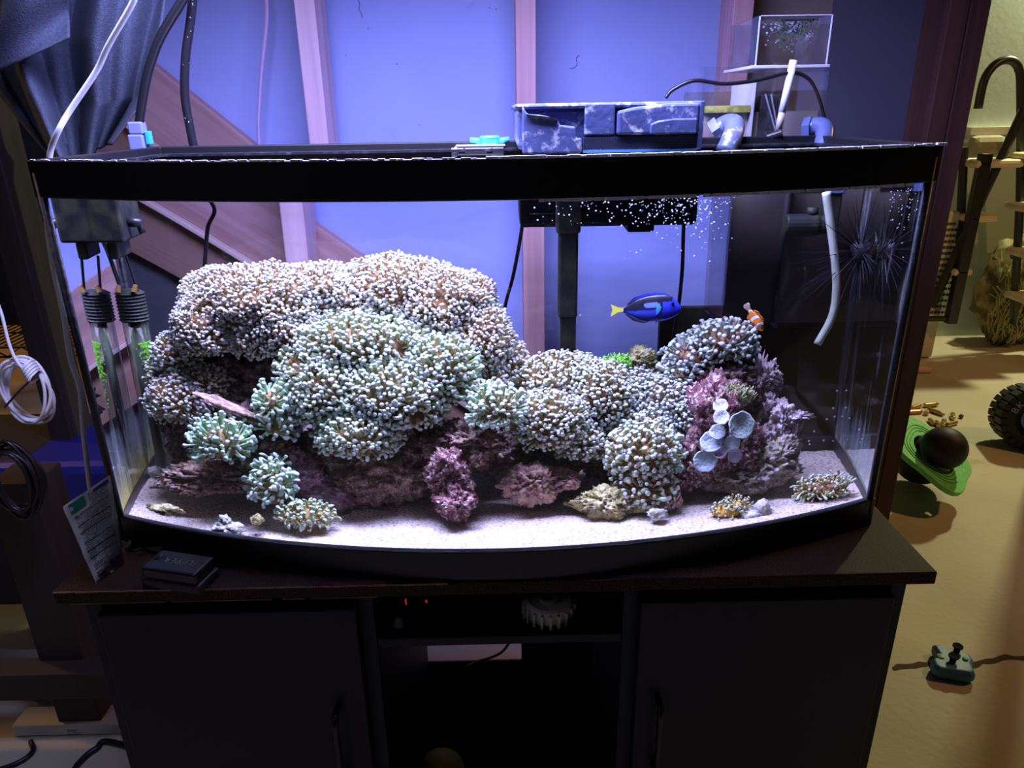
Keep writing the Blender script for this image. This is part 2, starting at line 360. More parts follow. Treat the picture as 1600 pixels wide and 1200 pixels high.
for i in range(n):
    xa = -.457+.914*i/n; xb = -.457+.914*(i+1)/n
    ya, yb_ = bow(xa, .458, .0925), bow(xb, .458, .0925)
    m_.add([(xa, ya, G0), (xb, yb_, G0), (xb, yb_, G1), (xa, ya, G1)], [(0, 1, 2, 3)])
m_.build('front_glass', glassm, tank, smooth=True)
MB().add([], []) if False else None
for s in (-1, 1):
    q = MB(); q.add([(s*.4585, .002, G0), (s*.4585, .288, G0), (s*.4585, .288, G1), (s*.4585, .002, G1)], [(0, 1, 2, 3)]); q.build('side_glass', glassm, tank)
    c_ = MB(); c_.tube([(s*.4565, .0015, G0+.01), (s*.4565, .0015, G1)], .0055, 6); c_.build('silicone_seam', silicone, tank, smooth=True)
    c_ = MB(); c_.tube([(s*.4565, .284, G0+.01), (s*.4565, .284, G1)], .006, 6); c_.build('silicone_seam', silicone, tank, smooth=True)
q = MB(); q.add([(-.458, .287, G0), (.458, .287, G0), (.458, .287, G1), (-.458, .287, G1)], [(0, 1, 2, 3)]); q.build('back_glass', glassb, tank)
box('bottom_glass', (-.455, .0, TOPZ+.004), (.455, .285, TOPZ+.0095), black, tank)
# algae on the inside of the two side panes (grows from the sand upwards)
Z0 = TOPZ+.02
fa = algae_film('algae_film_left', (.62, .58, .06), (.30, .36, .42), Z0-.02, Z0+.13, 1.)
fb = algae_film('algae_film_right', (.50, .55, .40), (.40, .48, .58), Z0-.03, Z0+.10, .75)
for s, mt in ((-1, fa), (1, fb)):
    q = MB()
    for i in range(8):
        y0 = .012+.27*i/8; y1 = .012+.27*(i+1)/8
        q.add([(s*.4545, y0, TOPZ+.012), (s*.4545, y1, TOPZ+.012), (s*.4545, y1, G1-.02), (s*.4545, y0, G1-.02)], [(0, 1, 2, 3)])
    tag(q.build('algae_film', mt, tank), kind='stuff')
# salt crust along the upper rim edge and the water line
rnd = random.Random(3); sc_ = MB()
for i in range(520):
    x = -.463+.926*rnd.random()
    dens = 1 if x > .0 and x < .36 else .45
    if rnd.random() > dens: continue
    y = bow(x, .465, .096)+rnd.uniform(-.0008, .003); r = rnd.uniform(.0006, .0016)*(1.25 if x > 0 else .8)
    sc_.box((x-r*2.6, y-r, RIMZ-r*.6), (x+r*2.6, y+r, RIMZ+r*.9))
for i in range(260):
    x = rnd.uniform(.05, .43) ; y = bow(x, .465, .096)-rnd.uniform(0, .0006); r = rnd.uniform(.0006, .0014)
    sc_.box((x-r*2.4, y-r*.5, RIMZ-.037-r*1.5), (x+r*2.4, y+.0025, RIMZ-.037+r*.8))
tag(sc_.build('salt_crust', salt, tank), kind='stuff')

# water: bowed body, refracting front, sides and back, open calm surface on top
WT = RIMZ-.030
wm = MB(); n = 64; pts = [(-HX+2*HX*i/n) for i in range(n+1)]
ZW0 = TOPZ+.0105; fr_ = [(x, bow(x)) for x in pts]; ring = fr_+[(HX, YB), (-HX, YB)]
def strip(pl): wm.add([(x, y, ZW0) for x, y in pl]+[(x, y, WT) for x, y in pl], [(i, i+1, len(pl)+i+1, len(pl)+i) for i in range(len(pl)-1)])
strip(fr_); strip([ring[n], ring[n+1]]); strip([ring[n+1], ring[n+2]]); strip([ring[n+2], ring[0]])     # front, right, back, left
k = len(ring); wm.add([(x, y, ZW0) for x, y in ring], [tuple(range(k))[::-1]]); wm.add([(x, y, WT) for x, y in ring], [tuple(range(k))])
wmat, nt, N, L, b_ = nm('sea_water'); N.remove(b_)
g = N.new('ShaderNodeBsdfGlass'); g.inputs['IOR'].default_value = IOR; g.inputs['Roughness'].default_value = 0; g.inputs[0].default_value = (.97, .985, 1, 1)
L.new(g.outputs[0], N['Material Output'].inputs[0])
wtop, nt, N, L, b_ = nm('water_surface'); N.remove(b_)
t_ = N.new('ShaderNodeBsdfTransparent'); g2 = N.new('ShaderNodeBsdfGlossy'); g2.inputs['Roughness'].default_value = .05; mx = N.new('ShaderNodeMixShader'); mx.inputs[0].default_value = .06
L.new(t_.outputs[0], mx.inputs[1]); L.new(g2.outputs[0], mx.inputs[2]); L.new(mx.outputs[0], N['Material Output'].inputs[0])
water = wm.build('tank_water', wmat); water.data.materials.append(wtop)
for p in water.data.polygons:
    if abs(p.normal.z) > .9: p.material_index = 1
    p.use_smooth = p.index < n
    want = Vector((0, 0, 1 if p.center.z > ZW0+.1 else -1)) if abs(p.normal.z) > .9 else Vector((p.center.x*(1 if abs(p.normal.x) > .9 else .2), p.center.y-.13, 0))
    if p.normal.dot(want) < 0: p.flip()
water['kind'] = 'stuff'; tag(water, 'clear sea water filling the bow-front aquarium', 'water')

# ------------------------------------------------------------------ sand
def sand_h(x, y):
    t = (y+.09)/.37
    return TOPZ+.030-.014*max(0, min(1, t))+.004*noise.noise(Vector((x*9, y*9, 3)))+.0016*noise.noise(Vector((x*60, y*60, 7)))
sm = MB(); nx, ny = 330, 110; vs = []
for j in range(ny+1):
    for i in range(nx+1):
        x = -HX+.002+(2*HX-.004)*i/nx; y0 = bow(x)+.002; y = y0+(YB-.003-y0)*j/ny
        vs.append((x, y, sand_h(x, y)+.0009*noise.noise(Vector((x*420, y*420, 1)))))
sm.add(vs, [(j*(nx+1)+i, j*(nx+1)+i+1, (j+1)*(nx+1)+i+1, (j+1)*(nx+1)+i) for j in range(ny) for i in range(nx)])
sandm = M('coral_sand', (.86, .74, .66), .9, col2=(.34, .27, .26), scale=300, contrast=(.48, .66), bump=.9, bscale=480, detail=2, col3=(.82, .58, .44), scale3=16, contrast3=(.55, .85))
sand = sm.build('coral_sand', sandm, smooth=True); sand['kind'] = 'stuff'; tag(sand, 'pale pinkish coral sand spread over the tank bottom', 'sand')

# ------------------------------------------------------------------ rocks
def rock_material(name, cols, bump=1., s=1.):
    """mottled live rock: cols = [base, second, crust, pale]"""
    m, nt, N, L, b = nm(name); b.inputs['Roughness'].default_value = .85; b.inputs['Specular IOR Level'].default_value = .2
    tc = N.new('ShaderNodeTexCoord')
    prev = None; s *= 1.7; specs = [(38*s, .42, .58), (70*s, .54, .60), (120*s, .57, .63)]
    for i, (scl, lo, hi) in enumerate(specs):
        nz = N.new('ShaderNodeTexNoise'); nz.inputs['Scale'].default_value = scl; nz.inputs['Detail'].default_value = 5; nz.inputs['Roughness'].default_value = .65
        mp = N.new('ShaderNodeMapping'); mp.inputs['Location'].default_value = (i*3.1, i*1.7, i); L.new(tc.outputs['Object'], mp.inputs[0]); L.new(mp.outputs[0], nz.inputs['Vector'])
        mr = N.new('ShaderNodeMapRange'); mr.inputs[1].default_value = lo; mr.inputs[2].default_value = hi; L.new(nz.outputs['Fac'], mr.inputs[0])
        mx = N.new('ShaderNodeMix'); mx.data_type = 'RGBA'; L.new(mr.outputs[0], mx.inputs[0])
        if prev: L.new(prev, mx.inputs[6])
        else: mx.inputs[6].default_value = rgb(cols[0])
        mx.inputs[7].default_value = rgb(cols[i+1]); prev = mx.outputs[2]
    L.new(prev, b.inputs['Base Color'])
    nb = N.new('ShaderNodeTexNoise'); nb.inputs['Scale'].default_value = 170; nb.inputs['Detail'].default_value = 6; L.new(tc.outputs['Object'], nb.inputs['Vector'])
    bp = N.new('ShaderNodeBump'); bp.inputs['Strength'].default_value = bump; bp.inputs['Distance'].default_value = .005; L.new(nb.outputs['Fac'], bp.inputs['Height']); L.new(bp.outputs[0], b.inputs['Normal'])
    return m
R_BROWN = rock_material('live_rock_brown', [(.20, .12, .10), (.38, .25, .22), (.55, .42, .30), (.62, .48, .55)])
R_DARK = rock_material('live_rock_dark', [(.10, .065, .07), (.20, .13, .13), (.26, .19, .15), (.34, .25, .30)])
R_PURPLE = rock_material('live_rock_purple', [(.13, .035, .06), (.27, .14, .14), (.60, .50, .52), (.06, .025, .04)], 1, 1.3)
R_PINK = rock_material('live_rock_pink', [(.42, .24, .34), (.60, .38, .52), (.34, .20, .20), (.75, .58, .70)])
R_PALE = rock_material('live_rock_pale', [(.50, .40, .44), (.72, .62, .66), (.36, .22, .26), (.82, .76, .80)])
R_OLIVE = rock_material('live_rock_olive', [(.26, .24, .10), (.52, .48, .24), (.66, .60, .42), (.20, .14, .08)])
R_GREY = rock_material('pale_stone', [(.42, .42, .42), (.58, .58, .60), (.34, .30, .18), (.66, .66, .70)])
def icos(sub):
    bm = bmesh.new(); bmesh.ops.create_icosphere(bm, subdivisions=sub, radius=1)
    v = np.array([p.co[:] for p in bm.verts]); f = [tuple(q.index for q in p.verts) for p in bm.faces]; bm.free(); return v, f
ICO = {k: icos(k) for k in (3, 4, 5)}
def rock_mesh(mb, c, r, seed, rough=.28, sub=4, rot=0., holes=0., freq=1.6):
    v, f = ICO[sub]; out = []; off = Vector((seed*7.3, seed*3.1, seed*1.7)); cr, sr = math.cos(rot), math.sin(rot)
    for p in v:
        q = Vector(p); n1 = noise.noise(q*freq+off); n2 = noise.noise(q*freq*2.7+off); n3 = noise.noise(q*freq*6.5+off); n4 = noise.noise(q*freq*14+off)
        d = 1+rough*(n1*1.1+n2*.75+n3*.55+n4*.42)-holes*max(0, n2-.25)*2.2
        x, y, z = q.x*d*r[0], q.y*d*r[1], q.z*d*r[2]
        out.append((c[0]+x*cr-z*sr, c[1]+y, c[2]+x*sr+z*cr))
    mb.add(out, f)
def lump(px, py, rx, ry, Y, d):
    c = pw(px, py, Y); sx, sz = wscale(px, py, Y); h = ry*sz
    return c, (rx*sx, d, math.sqrt(max(h*h-(.33*d)**2, (.45*h)**2)))
def rock(name, label, lumps, mat, rough=.28, sub=5, holes=0., seed=1, freq=1.6, cat='rock', group=None):
    m_ = MB()
    for i, l in enumerate(lumps):
        c, r = lump(*l[:6]); rock_mesh(m_, c, r, seed+i*.37, rough, sub, l[6] if len(l) > 6 else 0, holes, freq)
    o = m_.build(name, mat, smooth=True); return tag(o, label, cat, group)
GR = 'live rocks of the reef'
rock('reef_rock', 'dark brown rock mass under the large left coral mound', [(350, 620, 95, 75, .17, .06), (400, 660, 70, 60, .14, .05), (300, 660, 50, 50, .15, .04), (440, 600, 60, 55, .15, .05)], R_DARK, .32, holes=.2, seed=1, group=GR)
rock('reef_rock', 'slanting thin rock ledge above the small round green coral', [(350, 632, 48, 9, .07, .016, -.42), (400, 655, 40, 9, .08, .016, -.3)], R_BROWN, .3, 3, seed=2, group=GR)
rock('reef_rock', 'knobbly brown rock on the sand at the lower left', [(345, 745, 85, 26, .075, .035, -.02), (290, 752, 38, 20, .07, .025), (405, 715, 55, 30, .09, .035, .2), (300, 715, 35, 30, .13, .03)], R_BROWN, .4, holes=.3, seed=3, group=GR)
rock('reef_rock', 'pink encrusted rock slanting down beside the lower left coral', [(465, 735, 42, 28, .09, .03, -.5), (520, 770, 55, 22, .09, .03, -.45)], R_PINK, .3, seed=4, group=GR)
rock('reef_rock', 'shadowed brown rock under the central coral mound', [(590, 745, 85, 50, .11, .045), (660, 700, 70, 45, .14, .045), (540, 700, 70, 40, .14, .045)], R_BROWN, .34, holes=.2, seed=5, group=GR)
rock('reef_rock', 'dark low rock lying on sand below the central mound', [(560, 795, 75, 16, .085, .03, -.08)], R_DARK, .35, seed=6, group=GR)
rock('reef_rock', 'purple crusted rock pillar standing on the front sand', [(702, 745, 36, 45, .035, .025), (710, 785, 32, 26, .015, .024)], R_PURPLE, .40, 5, holes=.25, seed=7.3, group=GR)
rock('reef_rock', 'reddish brown rock wedged above the purple pillar', [(738, 690, 48, 30, .07, .03, -.2), (700, 690, 40, 24, .09, .03), (765, 700, 40, 30, .12, .03)], R_BROWN, .45, holes=.4, seed=8, group=GR)
rock('reef_rock', 'small pinkish rock on the sand at the centre of the tank', [(828, 755, 42, 33, .05, .028), (870, 750, 34, 18, .06, .024, .1)], rock_material('live_rock_rose', [(.36, .18, .18), (.52, .32, .30), (.42, .34, .18), (.60, .44, .46)]), .36, holes=.3, seed=9, group=GR)
rock('reef_rock', 'dark rock arch under the central right coral mound', [(800, 700, 60, 55, .15, .05), (870, 690, 60, 45, .15, .045), (960, 690, 60, 60, .15, .045), (925, 690, 38, 28, .09, .03)], R_DARK, .34, holes=.2, seed=10, group=GR)
rock('reef_rock', 'olive algae-spotted rock at the foot of the round coral', [(950, 785, 48, 23, .035, .025, -.1)], R_OLIVE, .45, holes=.3, seed=11, group=GR)
rock('reef_rock', 'plum and brown rock carrying the grey disc corals', [(1110, 665, 48, 75, .10, .045), (1080, 720, 40, 40, .09, .035), (1125, 620, 45, 35, .13, .035), (1150, 700, 45, 45, .10, .035)], R_PURPLE, .32, holes=.15, seed=12, group=GR)
rock('reef_rock', 'brown rock shoulder holding the upper right coral', [(1130, 590, 55, 32, .15, .035), (1160, 620, 40, 40, .15, .03)], R_DARK, .3, seed=13, group=GR)
rock('reef_rock', 'pale jagged rock right of the upper right coral', [(1180, 605, 24, 45, .16, .022, .1), (1200, 590, 16, 24, .155, .015), (1188, 650, 26, 35, .15, .02), (1212, 603, 9, 14, .16, .01), (1172, 560, 9, 16, .16, .01)], R_PALE, .55, holes=.4, seed=14, freq=2.4, group=GR)
rock('reef_rock', 'forked pale rock reaching right over bare sand', [(1222, 655, 18, 28, .13, .018, .2), (1245, 652, 22, 8, .125, .012, .05), (1205, 690, 26, 30, .13, .022), (1236, 695, 13, 26, .125, .014), (1246, 668, 7, 18, .12, .008, -.1)], R_PALE, .5, holes=.35, seed=15, freq=2.2, group=GR)
rock('reef_rock', 'grey and olive rock on sand at the lower right', [(1200, 725, 46, 32, .10, .032, .25), (1150, 745, 55, 26, .09, .03), (1218, 705, 28, 22, .10, .022, .5)], rock_material('live_rock_mix', [(.30, .26, .24), (.55, .48, .50), (.50, .44, .22), (.20, .15, .12)]), .42, holes=.35, seed=16, group=GR)
rock('reef_rock', 'small yellow-green topped rock behind the coral ridge', [(1000, 562, 22, 18, .17, .018, .3), (985, 572, 22, 14, .17, .018), (1012, 578, 20, 12, .17, .015)], R_OLIVE, .5, holes=.3, seed=17.4, freq=2.3, group=GR)
rock('shell_rock', 'grey pebble standing in the far left sand', [(243, 738, 12, 10, .16, .008, -.5)], R_GREY, .2, 3, seed=18)
rock('sand_rock', 'low olive rubble piece in the front left corner', [(258, 796, 24, 8, .0, .010)], R_OLIVE, .5, 3, seed=19)
rock('sand_rock', 'small pale snail-like stone on front sand', [(357, 826, 23, 11, -.025, .014), (351, 813, 9, 9, -.02, .008)], R_GREY, .35, 4, holes=.3, seed=20)
rock('sand_rock', 'pebble at the foot of the lower left coral', [(402, 812, 10, 8, -.02, .008)], R_OLIVE, .35, 3, seed=21)
rock('sand_rock', 'pale blue-grey pebble before the round coral', [(1028, 803, 15, 9, .0, .010)], R_GREY, .4, 3, seed=22)
rock('frag_rock', 'dark pebble beside the orange-based sand anemone', [(1190, 797, 13, 14, .015, .010), (1172, 808, 18, 10, .005, .010)], R_GREY, .35, 3, seed=23)

# ------------------------------------------------------------------ corals
def tent_template(seg=6, bulb=.0030, stem=.0015, rows=6):
    prof = [(0, stem*1.15), (.4, stem), (.72, stem*1.1), (.86, bulb*.92), (.95, bulb), (1.0, bulb*.55)]
    v = []; t = []
    for (h, r) in prof:
        for k in range(seg):
            a = 2*PI*k/seg; v.append((r*math.cos(a), r*math.sin(a), h)); t.append(h)
    v.append((0, 0, 1.02)); t.append(1.02); f = []
    for i in range(len(prof)-1):
        for k in range(seg): f.append((i*seg+k, i*seg+(k+1) % seg, (i+1)*seg+(k+1) % seg, (i+1)*seg+k))
    top = (len(prof)-1)*seg
    tri = [(top+k, top+(k+1) % seg, top+seg) for k in range(seg)]
    return np.array(v), np.array(t), np.array(f), np.array(tri)
TV, TT, TF, TTRI = tent_template()
coralm = vcol('coral_polyps', .45, .35)
fleshm = vcol('coral_flesh', .7, .2, bump=.8, bscale=260)
PAL = {  # tip, neck, stem greens/browns
    'lilac': ((.84, .80, .80), (.60, .58, .36), (.56, .38, .18)),
    'green': ((.74, .84, .86), (.20, .50, .34), (.24, .20, .08)),
    'mix':   ((.82, .84, .80), (.44, .66, .38), (.46, .29, .12)),
    'blue':  ((.74, .78, .80), (.40, .56, .52), (.42, .32, .26)),
    'mint':  ((.80, .88, .84), (.36, .66, .42), (.40, .36, .18)),
    'straw': ((.56, .58, .42), (.44, .46, .22), (.36, .26, .08))}
def basis(nrm):
    up_ = np.where(np.abs(nrm[:, 2:3]) > .9, np.array([[1., 0, 0]]), np.array([[0, 0, 1.]]))
    a = np.cross(up_, nrm); a /= np.linalg.norm(a, axis=1, keepdims=True); return a, np.cross(nrm, a)
def sample_lobes(lobes, spacing, rng, low=-.62, noiseamp=.10, seed=0):
    P = []; Nn = []
    for li, (c, r) in enumerate(lobes):
        r = np.array(r); p_ = 1.6075; ar = 4*PI*(((r[0]*r[1])**p_+(r[0]*r[2])**p_+(r[1]*r[2])**p_)/3)**(1/p_)
        n = int(ar/(spacing**2)*1.12); i = np.arange(n)+.5; ph = np.arccos(1-2*i/n); th = PI*(1+5**.5)*i
        u = np.stack([np.cos(th)*np.sin(ph), np.sin(th)*np.sin(ph), np.cos(ph)], 1)
        u += rng.normal(0, .9*(4*PI/n)**.5*.35, u.shape); u /= np.linalg.norm(u, axis=1, keepdims=True)
        keep = u[:, 2] > low; u = u[keep]
        nz = np.array([noise.noise(Vector(q)*2.6+Vector((seed+li*3.3, 0, 0)))+.5*noise.noise(Vector(q)*6+Vector((seed, li, 0))) for q in u])
        p = c+u*r*(1+noiseamp*nz[:, None]*1.6); g_ = u/r; g_ /= np.linalg.norm(g_, axis=1, keepdims=True)
        ok = np.ones(len(p), bool)
        for lj, (c2, r2) in enumerate(lobes):
            if lj != li: ok &= (((p-c2)/np.array(r2))**2).sum(1) > .90
        P.append(p[ok]); Nn.append(g_[ok])
    return np.concatenate(P), np.concatenate(Nn)
def tent_arrays(P, Nn, rng, length, scale, pal, greenness, lean=.35, bend=.3, bare=None):
    n = len(P); d = Nn+rng.normal(0, lean*.6, P.shape)+np.array([0, 0, .25]); d /= np.linalg.norm(d, axis=1, keepdims=True)
    a, b = basis(d); Ls = length*rng.uniform(.75, 1.25, n); S = scale*rng.uniform(.80, 1.18, n); bd = rng.normal(0, bend, n)
    K = len(TV)
    V = P[:, None, :]+(a[:, None, :]*TV[None, :, 0:1]+b[:, None, :]*TV[None, :, 1:2])*S[:, None, None]+d[:, None, :]*(TV[None, :, 2:3]*Ls[:, None, None])
    V += a[:, None, :]*(bd[:, None]*Ls[:, None]*TV[None, :, 2]**2)[:, :, None]
    tip, grn, brn = [np.array(c) for c in PAL[pal]]
    gz = np.clip(greenness+rng.normal(0, .22, n), 0, 1)[:, None]
    tip = tip*(1-.38*gz)+np.array((.60, .88, .72))*.38*gz
    neck = grn*gz+np.array((.56, .44, .30))*(1-gz)
    low = brn*(1-.35*gz)+grn*.35*gz
    t = TT[None, :, None]
    k1 = np.clip((t-.25)/.45, 0, 1); k2 = np.clip((t-.78)/.12, 0, 1)
    tipn = (tip*rng.uniform(.62, .92, (n, 1))+rng.normal(0, .03, (n, 3)))[:, None, :]
    col = low[:, None, :]*(1-k1)+neck[:, None, :]*k1; col = col*(1-k2)+tipn*k2
    col = np.clip(col, .01, .95)
    fq = (TF[None]+(np.arange(n)*K)[:, None, None]).reshape(-1, 4); ft = (TTRI[None]+(np.arange(n)*K)[:, None, None]).reshape(-1, 3)
    return V.reshape(-1, 3), col.reshape(-1, 3), fq, ft
def fast_mesh(name, V, col, fq, ft, mat, parent=None):
    me = bpy.data.meshes.new(name); nv = len(V); nq, n3 = len(fq), len(ft)
    me.vertices.add(nv); me.vertices.foreach_set('co', V.astype(np.float32).ravel())
    loops = np.concatenate([fq.ravel(), ft.ravel()]).astype(np.int32); me.loops.add(len(loops)); me.loops.foreach_set('vertex_index', loops)
    me.polygons.add(nq+n3); st = np.concatenate([np.arange(nq)*4, nq*4+np.arange(n3)*3]).astype(np.int32)
    me.polygons.foreach_set('loop_start', st)
    me.update(calc_edges=True); me.validate()
    at = me.color_attributes.new('Col', 'FLOAT_COLOR', 'POINT'); a = np.ones((nv, 4), np.float32); a[:, :3] = col; at.data.foreach_set('color', a.ravel())
    me.polygons.foreach_set('use_smooth', np.ones(nq+n3, bool)); me.materials.append(mat)
    o = bpy.data.objects.new(name, me); C.objects.link(o)
    if parent is not None: o.parent = parent; o.matrix_parent_inverse = parent.matrix_basis.inverted()
    return o
CSEED = [0]; TOTAL = [0]
def colony(label, lobes_px, pal='lilac', green=.3, spacing=.0040, length=.011, scale=.72, single=False, low=-.62, flesh=(.36, .20, .11), group='branching corals with bead-tipped tentacles', name='frogspawn_coral', lean=.35, greenlow=.5):
    CSEED[0] += 1; sd = CSEED[0]; rng = np.random.default_rng(sd); lobes = [lump(*l) for l in lobes_px]
    lobes = [(c, np.maximum(np.array(r)-length*.75, .006)) for c, r in lobes]
    cen = np.mean([c for c, r in lobes], axis=0)
    root = thing(name, (cen[0], cen[1], min(c[2]-r[2] for c, r in lobes)), label, 'coral', group)
    fm = MB()
    for i, (c, r) in enumerate(lobes):
        v, f = ICO[4 if r[0] > .03 else 3]; out = []
        for p in v:
            q = Vector(p); nz = noise.noise(q*2.6+Vector((sd+i*3.3, 0, 0)))+.5*noise.noise(q*6+Vector((sd, i, 0))); n3 = noise.noise(q*16+Vector((sd, 0, 0)))
            out.append((c[0]+q.x*r[0]*(.985+.16*nz+.05*n3), c[1]+q.y*r[1]*(.985+.16*nz+.05*n3), c[2]+q.z*r[2]*(.985+.16*nz+.05*n3)))
        fm.add(out, f, None)
        for k_, q in enumerate(v):
            u = .5+.5*noise.noise(Vector(q)*7+Vector((sd, 1, 1))); fm.c[len(fm.c)-len(v)+k_] = tuple(flesh[j]*(.55+.9*u) for j in range(3))
    fm.build('skeleton', fleshm, root, smooth=True, cols=True)
    P, Nn = sample_lobes(lobes, spacing, rng, low=low, seed=sd)
    # bare patches where the flesh shows
    keep = np.array([noise.noise(Vector(p)*38+Vector((sd, 2, 5))) < .56 for p in P]); P = P[keep]; Nn = Nn[keep]
    inside = (P[:, 1] < YB-.012) & (np.abs(P[:, 0]) < HX-.012) & (P[:, 1] > np.array([bow(x) for x in P[:, 0]])+.012) & (P[:, 2] > TOPZ+.03)
    P = P[inside]; Nn = Nn[inside]
    g_ = np.clip(green+greenlow*np.clip(-Nn[:, 2]+.35, 0, 1)+.35*np.array([noise.noise(Vector(p)*22+Vector((sd, 0, 0))) for p in P]), 0, 1)
    TOTAL[0] += len(P)
    if not single:
        V, col, fq, ft = tent_arrays(P, Nn, rng, length, scale, pal, g_, lean)
        tag(fast_mesh('tentacles', V, col, fq, ft, coralm, root), kind='stuff')
    else:
        protos = []
        for k_ in range(6):
            V, col, fq, ft = tent_arrays(np.zeros((1, 3)), np.array([[0, 0, 1.]]), rng, length, scale, pal, np.array([green+.1*k_]), 0.0, .35)
            o = fast_mesh('tentacle', V, col, fq, ft, coralm); protos.append(o.data); bpy.data.objects.remove(o)
        sel = rng.permutation(len(P))[:290]
        for i in sel:
            d = Nn[i]+rng.normal(0, lean*.6, 3)+np.array([0, 0, .2]); q = Vector(d).to_track_quat('Z', 'Y')
            o = bpy.data.objects.new('tentacle', protos[int(rng.integers(6))]); C.objects.link(o); o.parent = root
            o.matrix_parent_inverse = root.matrix_basis.inverted(); s_ = float(rng.uniform(.8, 1.2))
            o.matrix_basis = Matrix.LocRotScale(Vector(P[i]), q @ Euler((0, 0, float(rng.uniform(0, 6)))).to_quaternion(), Vector((s_, s_, s_)))
    return root
colony('huge lilac-tipped coral mound at the upper left of the reef', [(400, 478, 112, 66, .16, .065), (322, 515, 52, 55, .14, .05), (490, 450, 85, 42, .19, .055), (345, 460, 60, 45, .17, .05), (430, 520, 80, 50, .14, .05)], 'lilac', .32, .0037, .010, .66, greenlow=.35)
colony('tallest rounded coral mound at the crest of the reef', [(610, 452, 112, 54, .20, .065), (695, 480, 85, 62, .18, .06), (752, 535, 50, 62, .16, .05), (560, 462, 70, 42, .19, .055)], 'lilac', .34, .0037, .010, .66, greenlow=.4)
colony('broad green-necked coral mound in front of the reef centre', [(560, 545, 110, 56, .12, .05), (515, 620, 78, 62, .09, .045), (610, 625, 92, 62, .08, .045), (690, 585, 60, 62, .10, .045), (560, 680, 68, 42, .06, .04), (475, 580, 45, 45, .10, .035)], 'mix', .72, .0044, .013, .80)
colony('small coral cushion at the left edge above its lower twin', [(283, 560, 46, 40, .15, .032), (250, 585, 22, 25, .15, .02)], 'mix', .35)
colony('coral cushion low on the left edge above the lamp-lit rock', [(285, 628, 56, 42, .12, .035), (320, 600, 40, 30, .13, .03)], 'lilac', .3)
colony('tiny teal coral tuft in the dark cleft left of centre', [(423, 630, 27, 32, .06, .022), (430, 668, 30, 26, .06, .02)], 'mint', .8, .0052, .013, .9, single=True)
colony('round bright green coral ball on the lower left rock', [(345, 692, 50, 40, .04, .032)], 'mint', .85, .0054, .017, 1.0, single=True, group=None)
colony('drooping green coral tuft touching sand at lower left', [(425, 762, 38, 40, .02, .025), (430, 735, 28, 25, .035, .02)], 'mint', .75, .0052, .014, .9, single=True, group=None)
colony('flat straw-green anemone spread on the sand at lower left', [(478, 805, 46, 20, -.005, .024)], 'straw', .7, .0040, .010, .68, single=True, lean=.7, name='sand_anemone', group=None, flesh=(.36, .24, .10))
colony('coral saddle between the crest and the right mounds', [(792, 572, 34, 42, .16, .032), (770, 600, 30, 35, .14, .03)], 'lilac', .25, flesh=(.40, .18, .06))
colony('small round green coral above the reddish wedge rock', [(778, 640, 46, 38, .05, .028), (760, 620, 26, 26, .06, .02)], 'mint', .6, .0050, .014, .92)
colony('wide lilac and green coral mound at the reef middle right', [(880, 598, 76, 48, .14, .05), (935, 625, 62, 58, .12, .045), (860, 660, 62, 50, .08, .04), (905, 690, 40, 35, .08, .03)], 'mix', .35)
colony('sloping lavender coral mound left of the plum rock', [(1025, 632, 68, 48, .13, .045), (1065, 655, 36, 42, .11, .03), (990, 610, 45, 35, .14, .04), (1010, 665, 50, 35, .10, .035)], 'blue', .45)
colony('ball-shaped coral hanging over the sand right of centre', [(1005, 710, 60, 52, .06, .042), (1010, 765, 48, 38, .045, .032)], 'mix', .4, .0053, .014, .95, flesh=(.34, .17, .07))
colony('grey-lilac coral bush at the upper right of the reef', [(1080, 560, 44, 36, .15, .03), (1128, 535, 52, 36, .15, .032), (1158, 560, 26, 30, .15, .022), (1060, 585, 30, 25, .14, .025)], 'blue', .4, .0055, .014, .98)
colony('ragged brown and green anemone on the right sand', [(1287, 764, 44, 20, .055, .022)], 'straw', .5, .0042, .010, .6, single=True, lean=.7, name='sand_anemone', group=None, flesh=(.30, .16, .10))
colony('orange-based green anemone against the front glass', [(1135, 800, 30, 16, .01, .016), (1150, 790, 24, 14, .02, .014)], 'straw', .6, .0042, .008, .6, lean=.7, name='sand_anemone', group=None, flesh=(.62, .34, .06))
# short green turf tufts
def turf(label, px, py, rx, ry, Y, n, cols, h=.006, seed=0):
    rng = random.Random(seed); m_ = MB(); c = pw(px, py, Y); sx, sz = wscale(px, py, Y)
    for i in range(n):
        a = rng.uniform(0, 2*PI); q = math.sqrt(rng.random()); x = c[0]+math.cos(a)*q*rx*sx; z = c[2]+math.sin(a)*q*ry*sz; y = c[1]+.012*q+rng.uniform(-.003, .003)
        dx, dy, dz = rng.gauss(0, .4), -.5+rng.gauss(0, .3), 1; l = math.sqrt(dx*dx+dy*dy+dz*dz); hh = h*rng.uniform(.6, 1.2)
        p0 = Vector((x, y, z)); p1 = p0+Vector((dx, dy, dz))*hh/l
        m_.tube([p0, (p0+p1)/2+Vector((rng.gauss(0, .0005), 0, 0)), p1], [.0009, .0008, .0005], 4, col=rng.choice(cols))
    o = m_.build('algae_tuft', vcol('turf_%d' % seed, .7), smooth=True, cols=True); o['kind'] = 'stuff'; return tag(o, label, 'algae')
turf('bright green algae turf behind the middle right mound', 965, 572, 24, 12, .14, 420, [(.30, .75, .12), (.45, .85, .15), (.2, .5, .1)], .006, 1)
turf('yellow-green algae tuft on top of the plum rock', 1150, 625, 30, 16, .08, 260, [(.50, .60, .30), (.66, .70, .42), (.36, .42, .2)], .010, 2)
turf('pinkish hair algae beside the hanging coral on sand', 1048, 790, 20, 14, .02, 160, [(.42, .26, .26), (.5, .34, .3)], .008, 3)
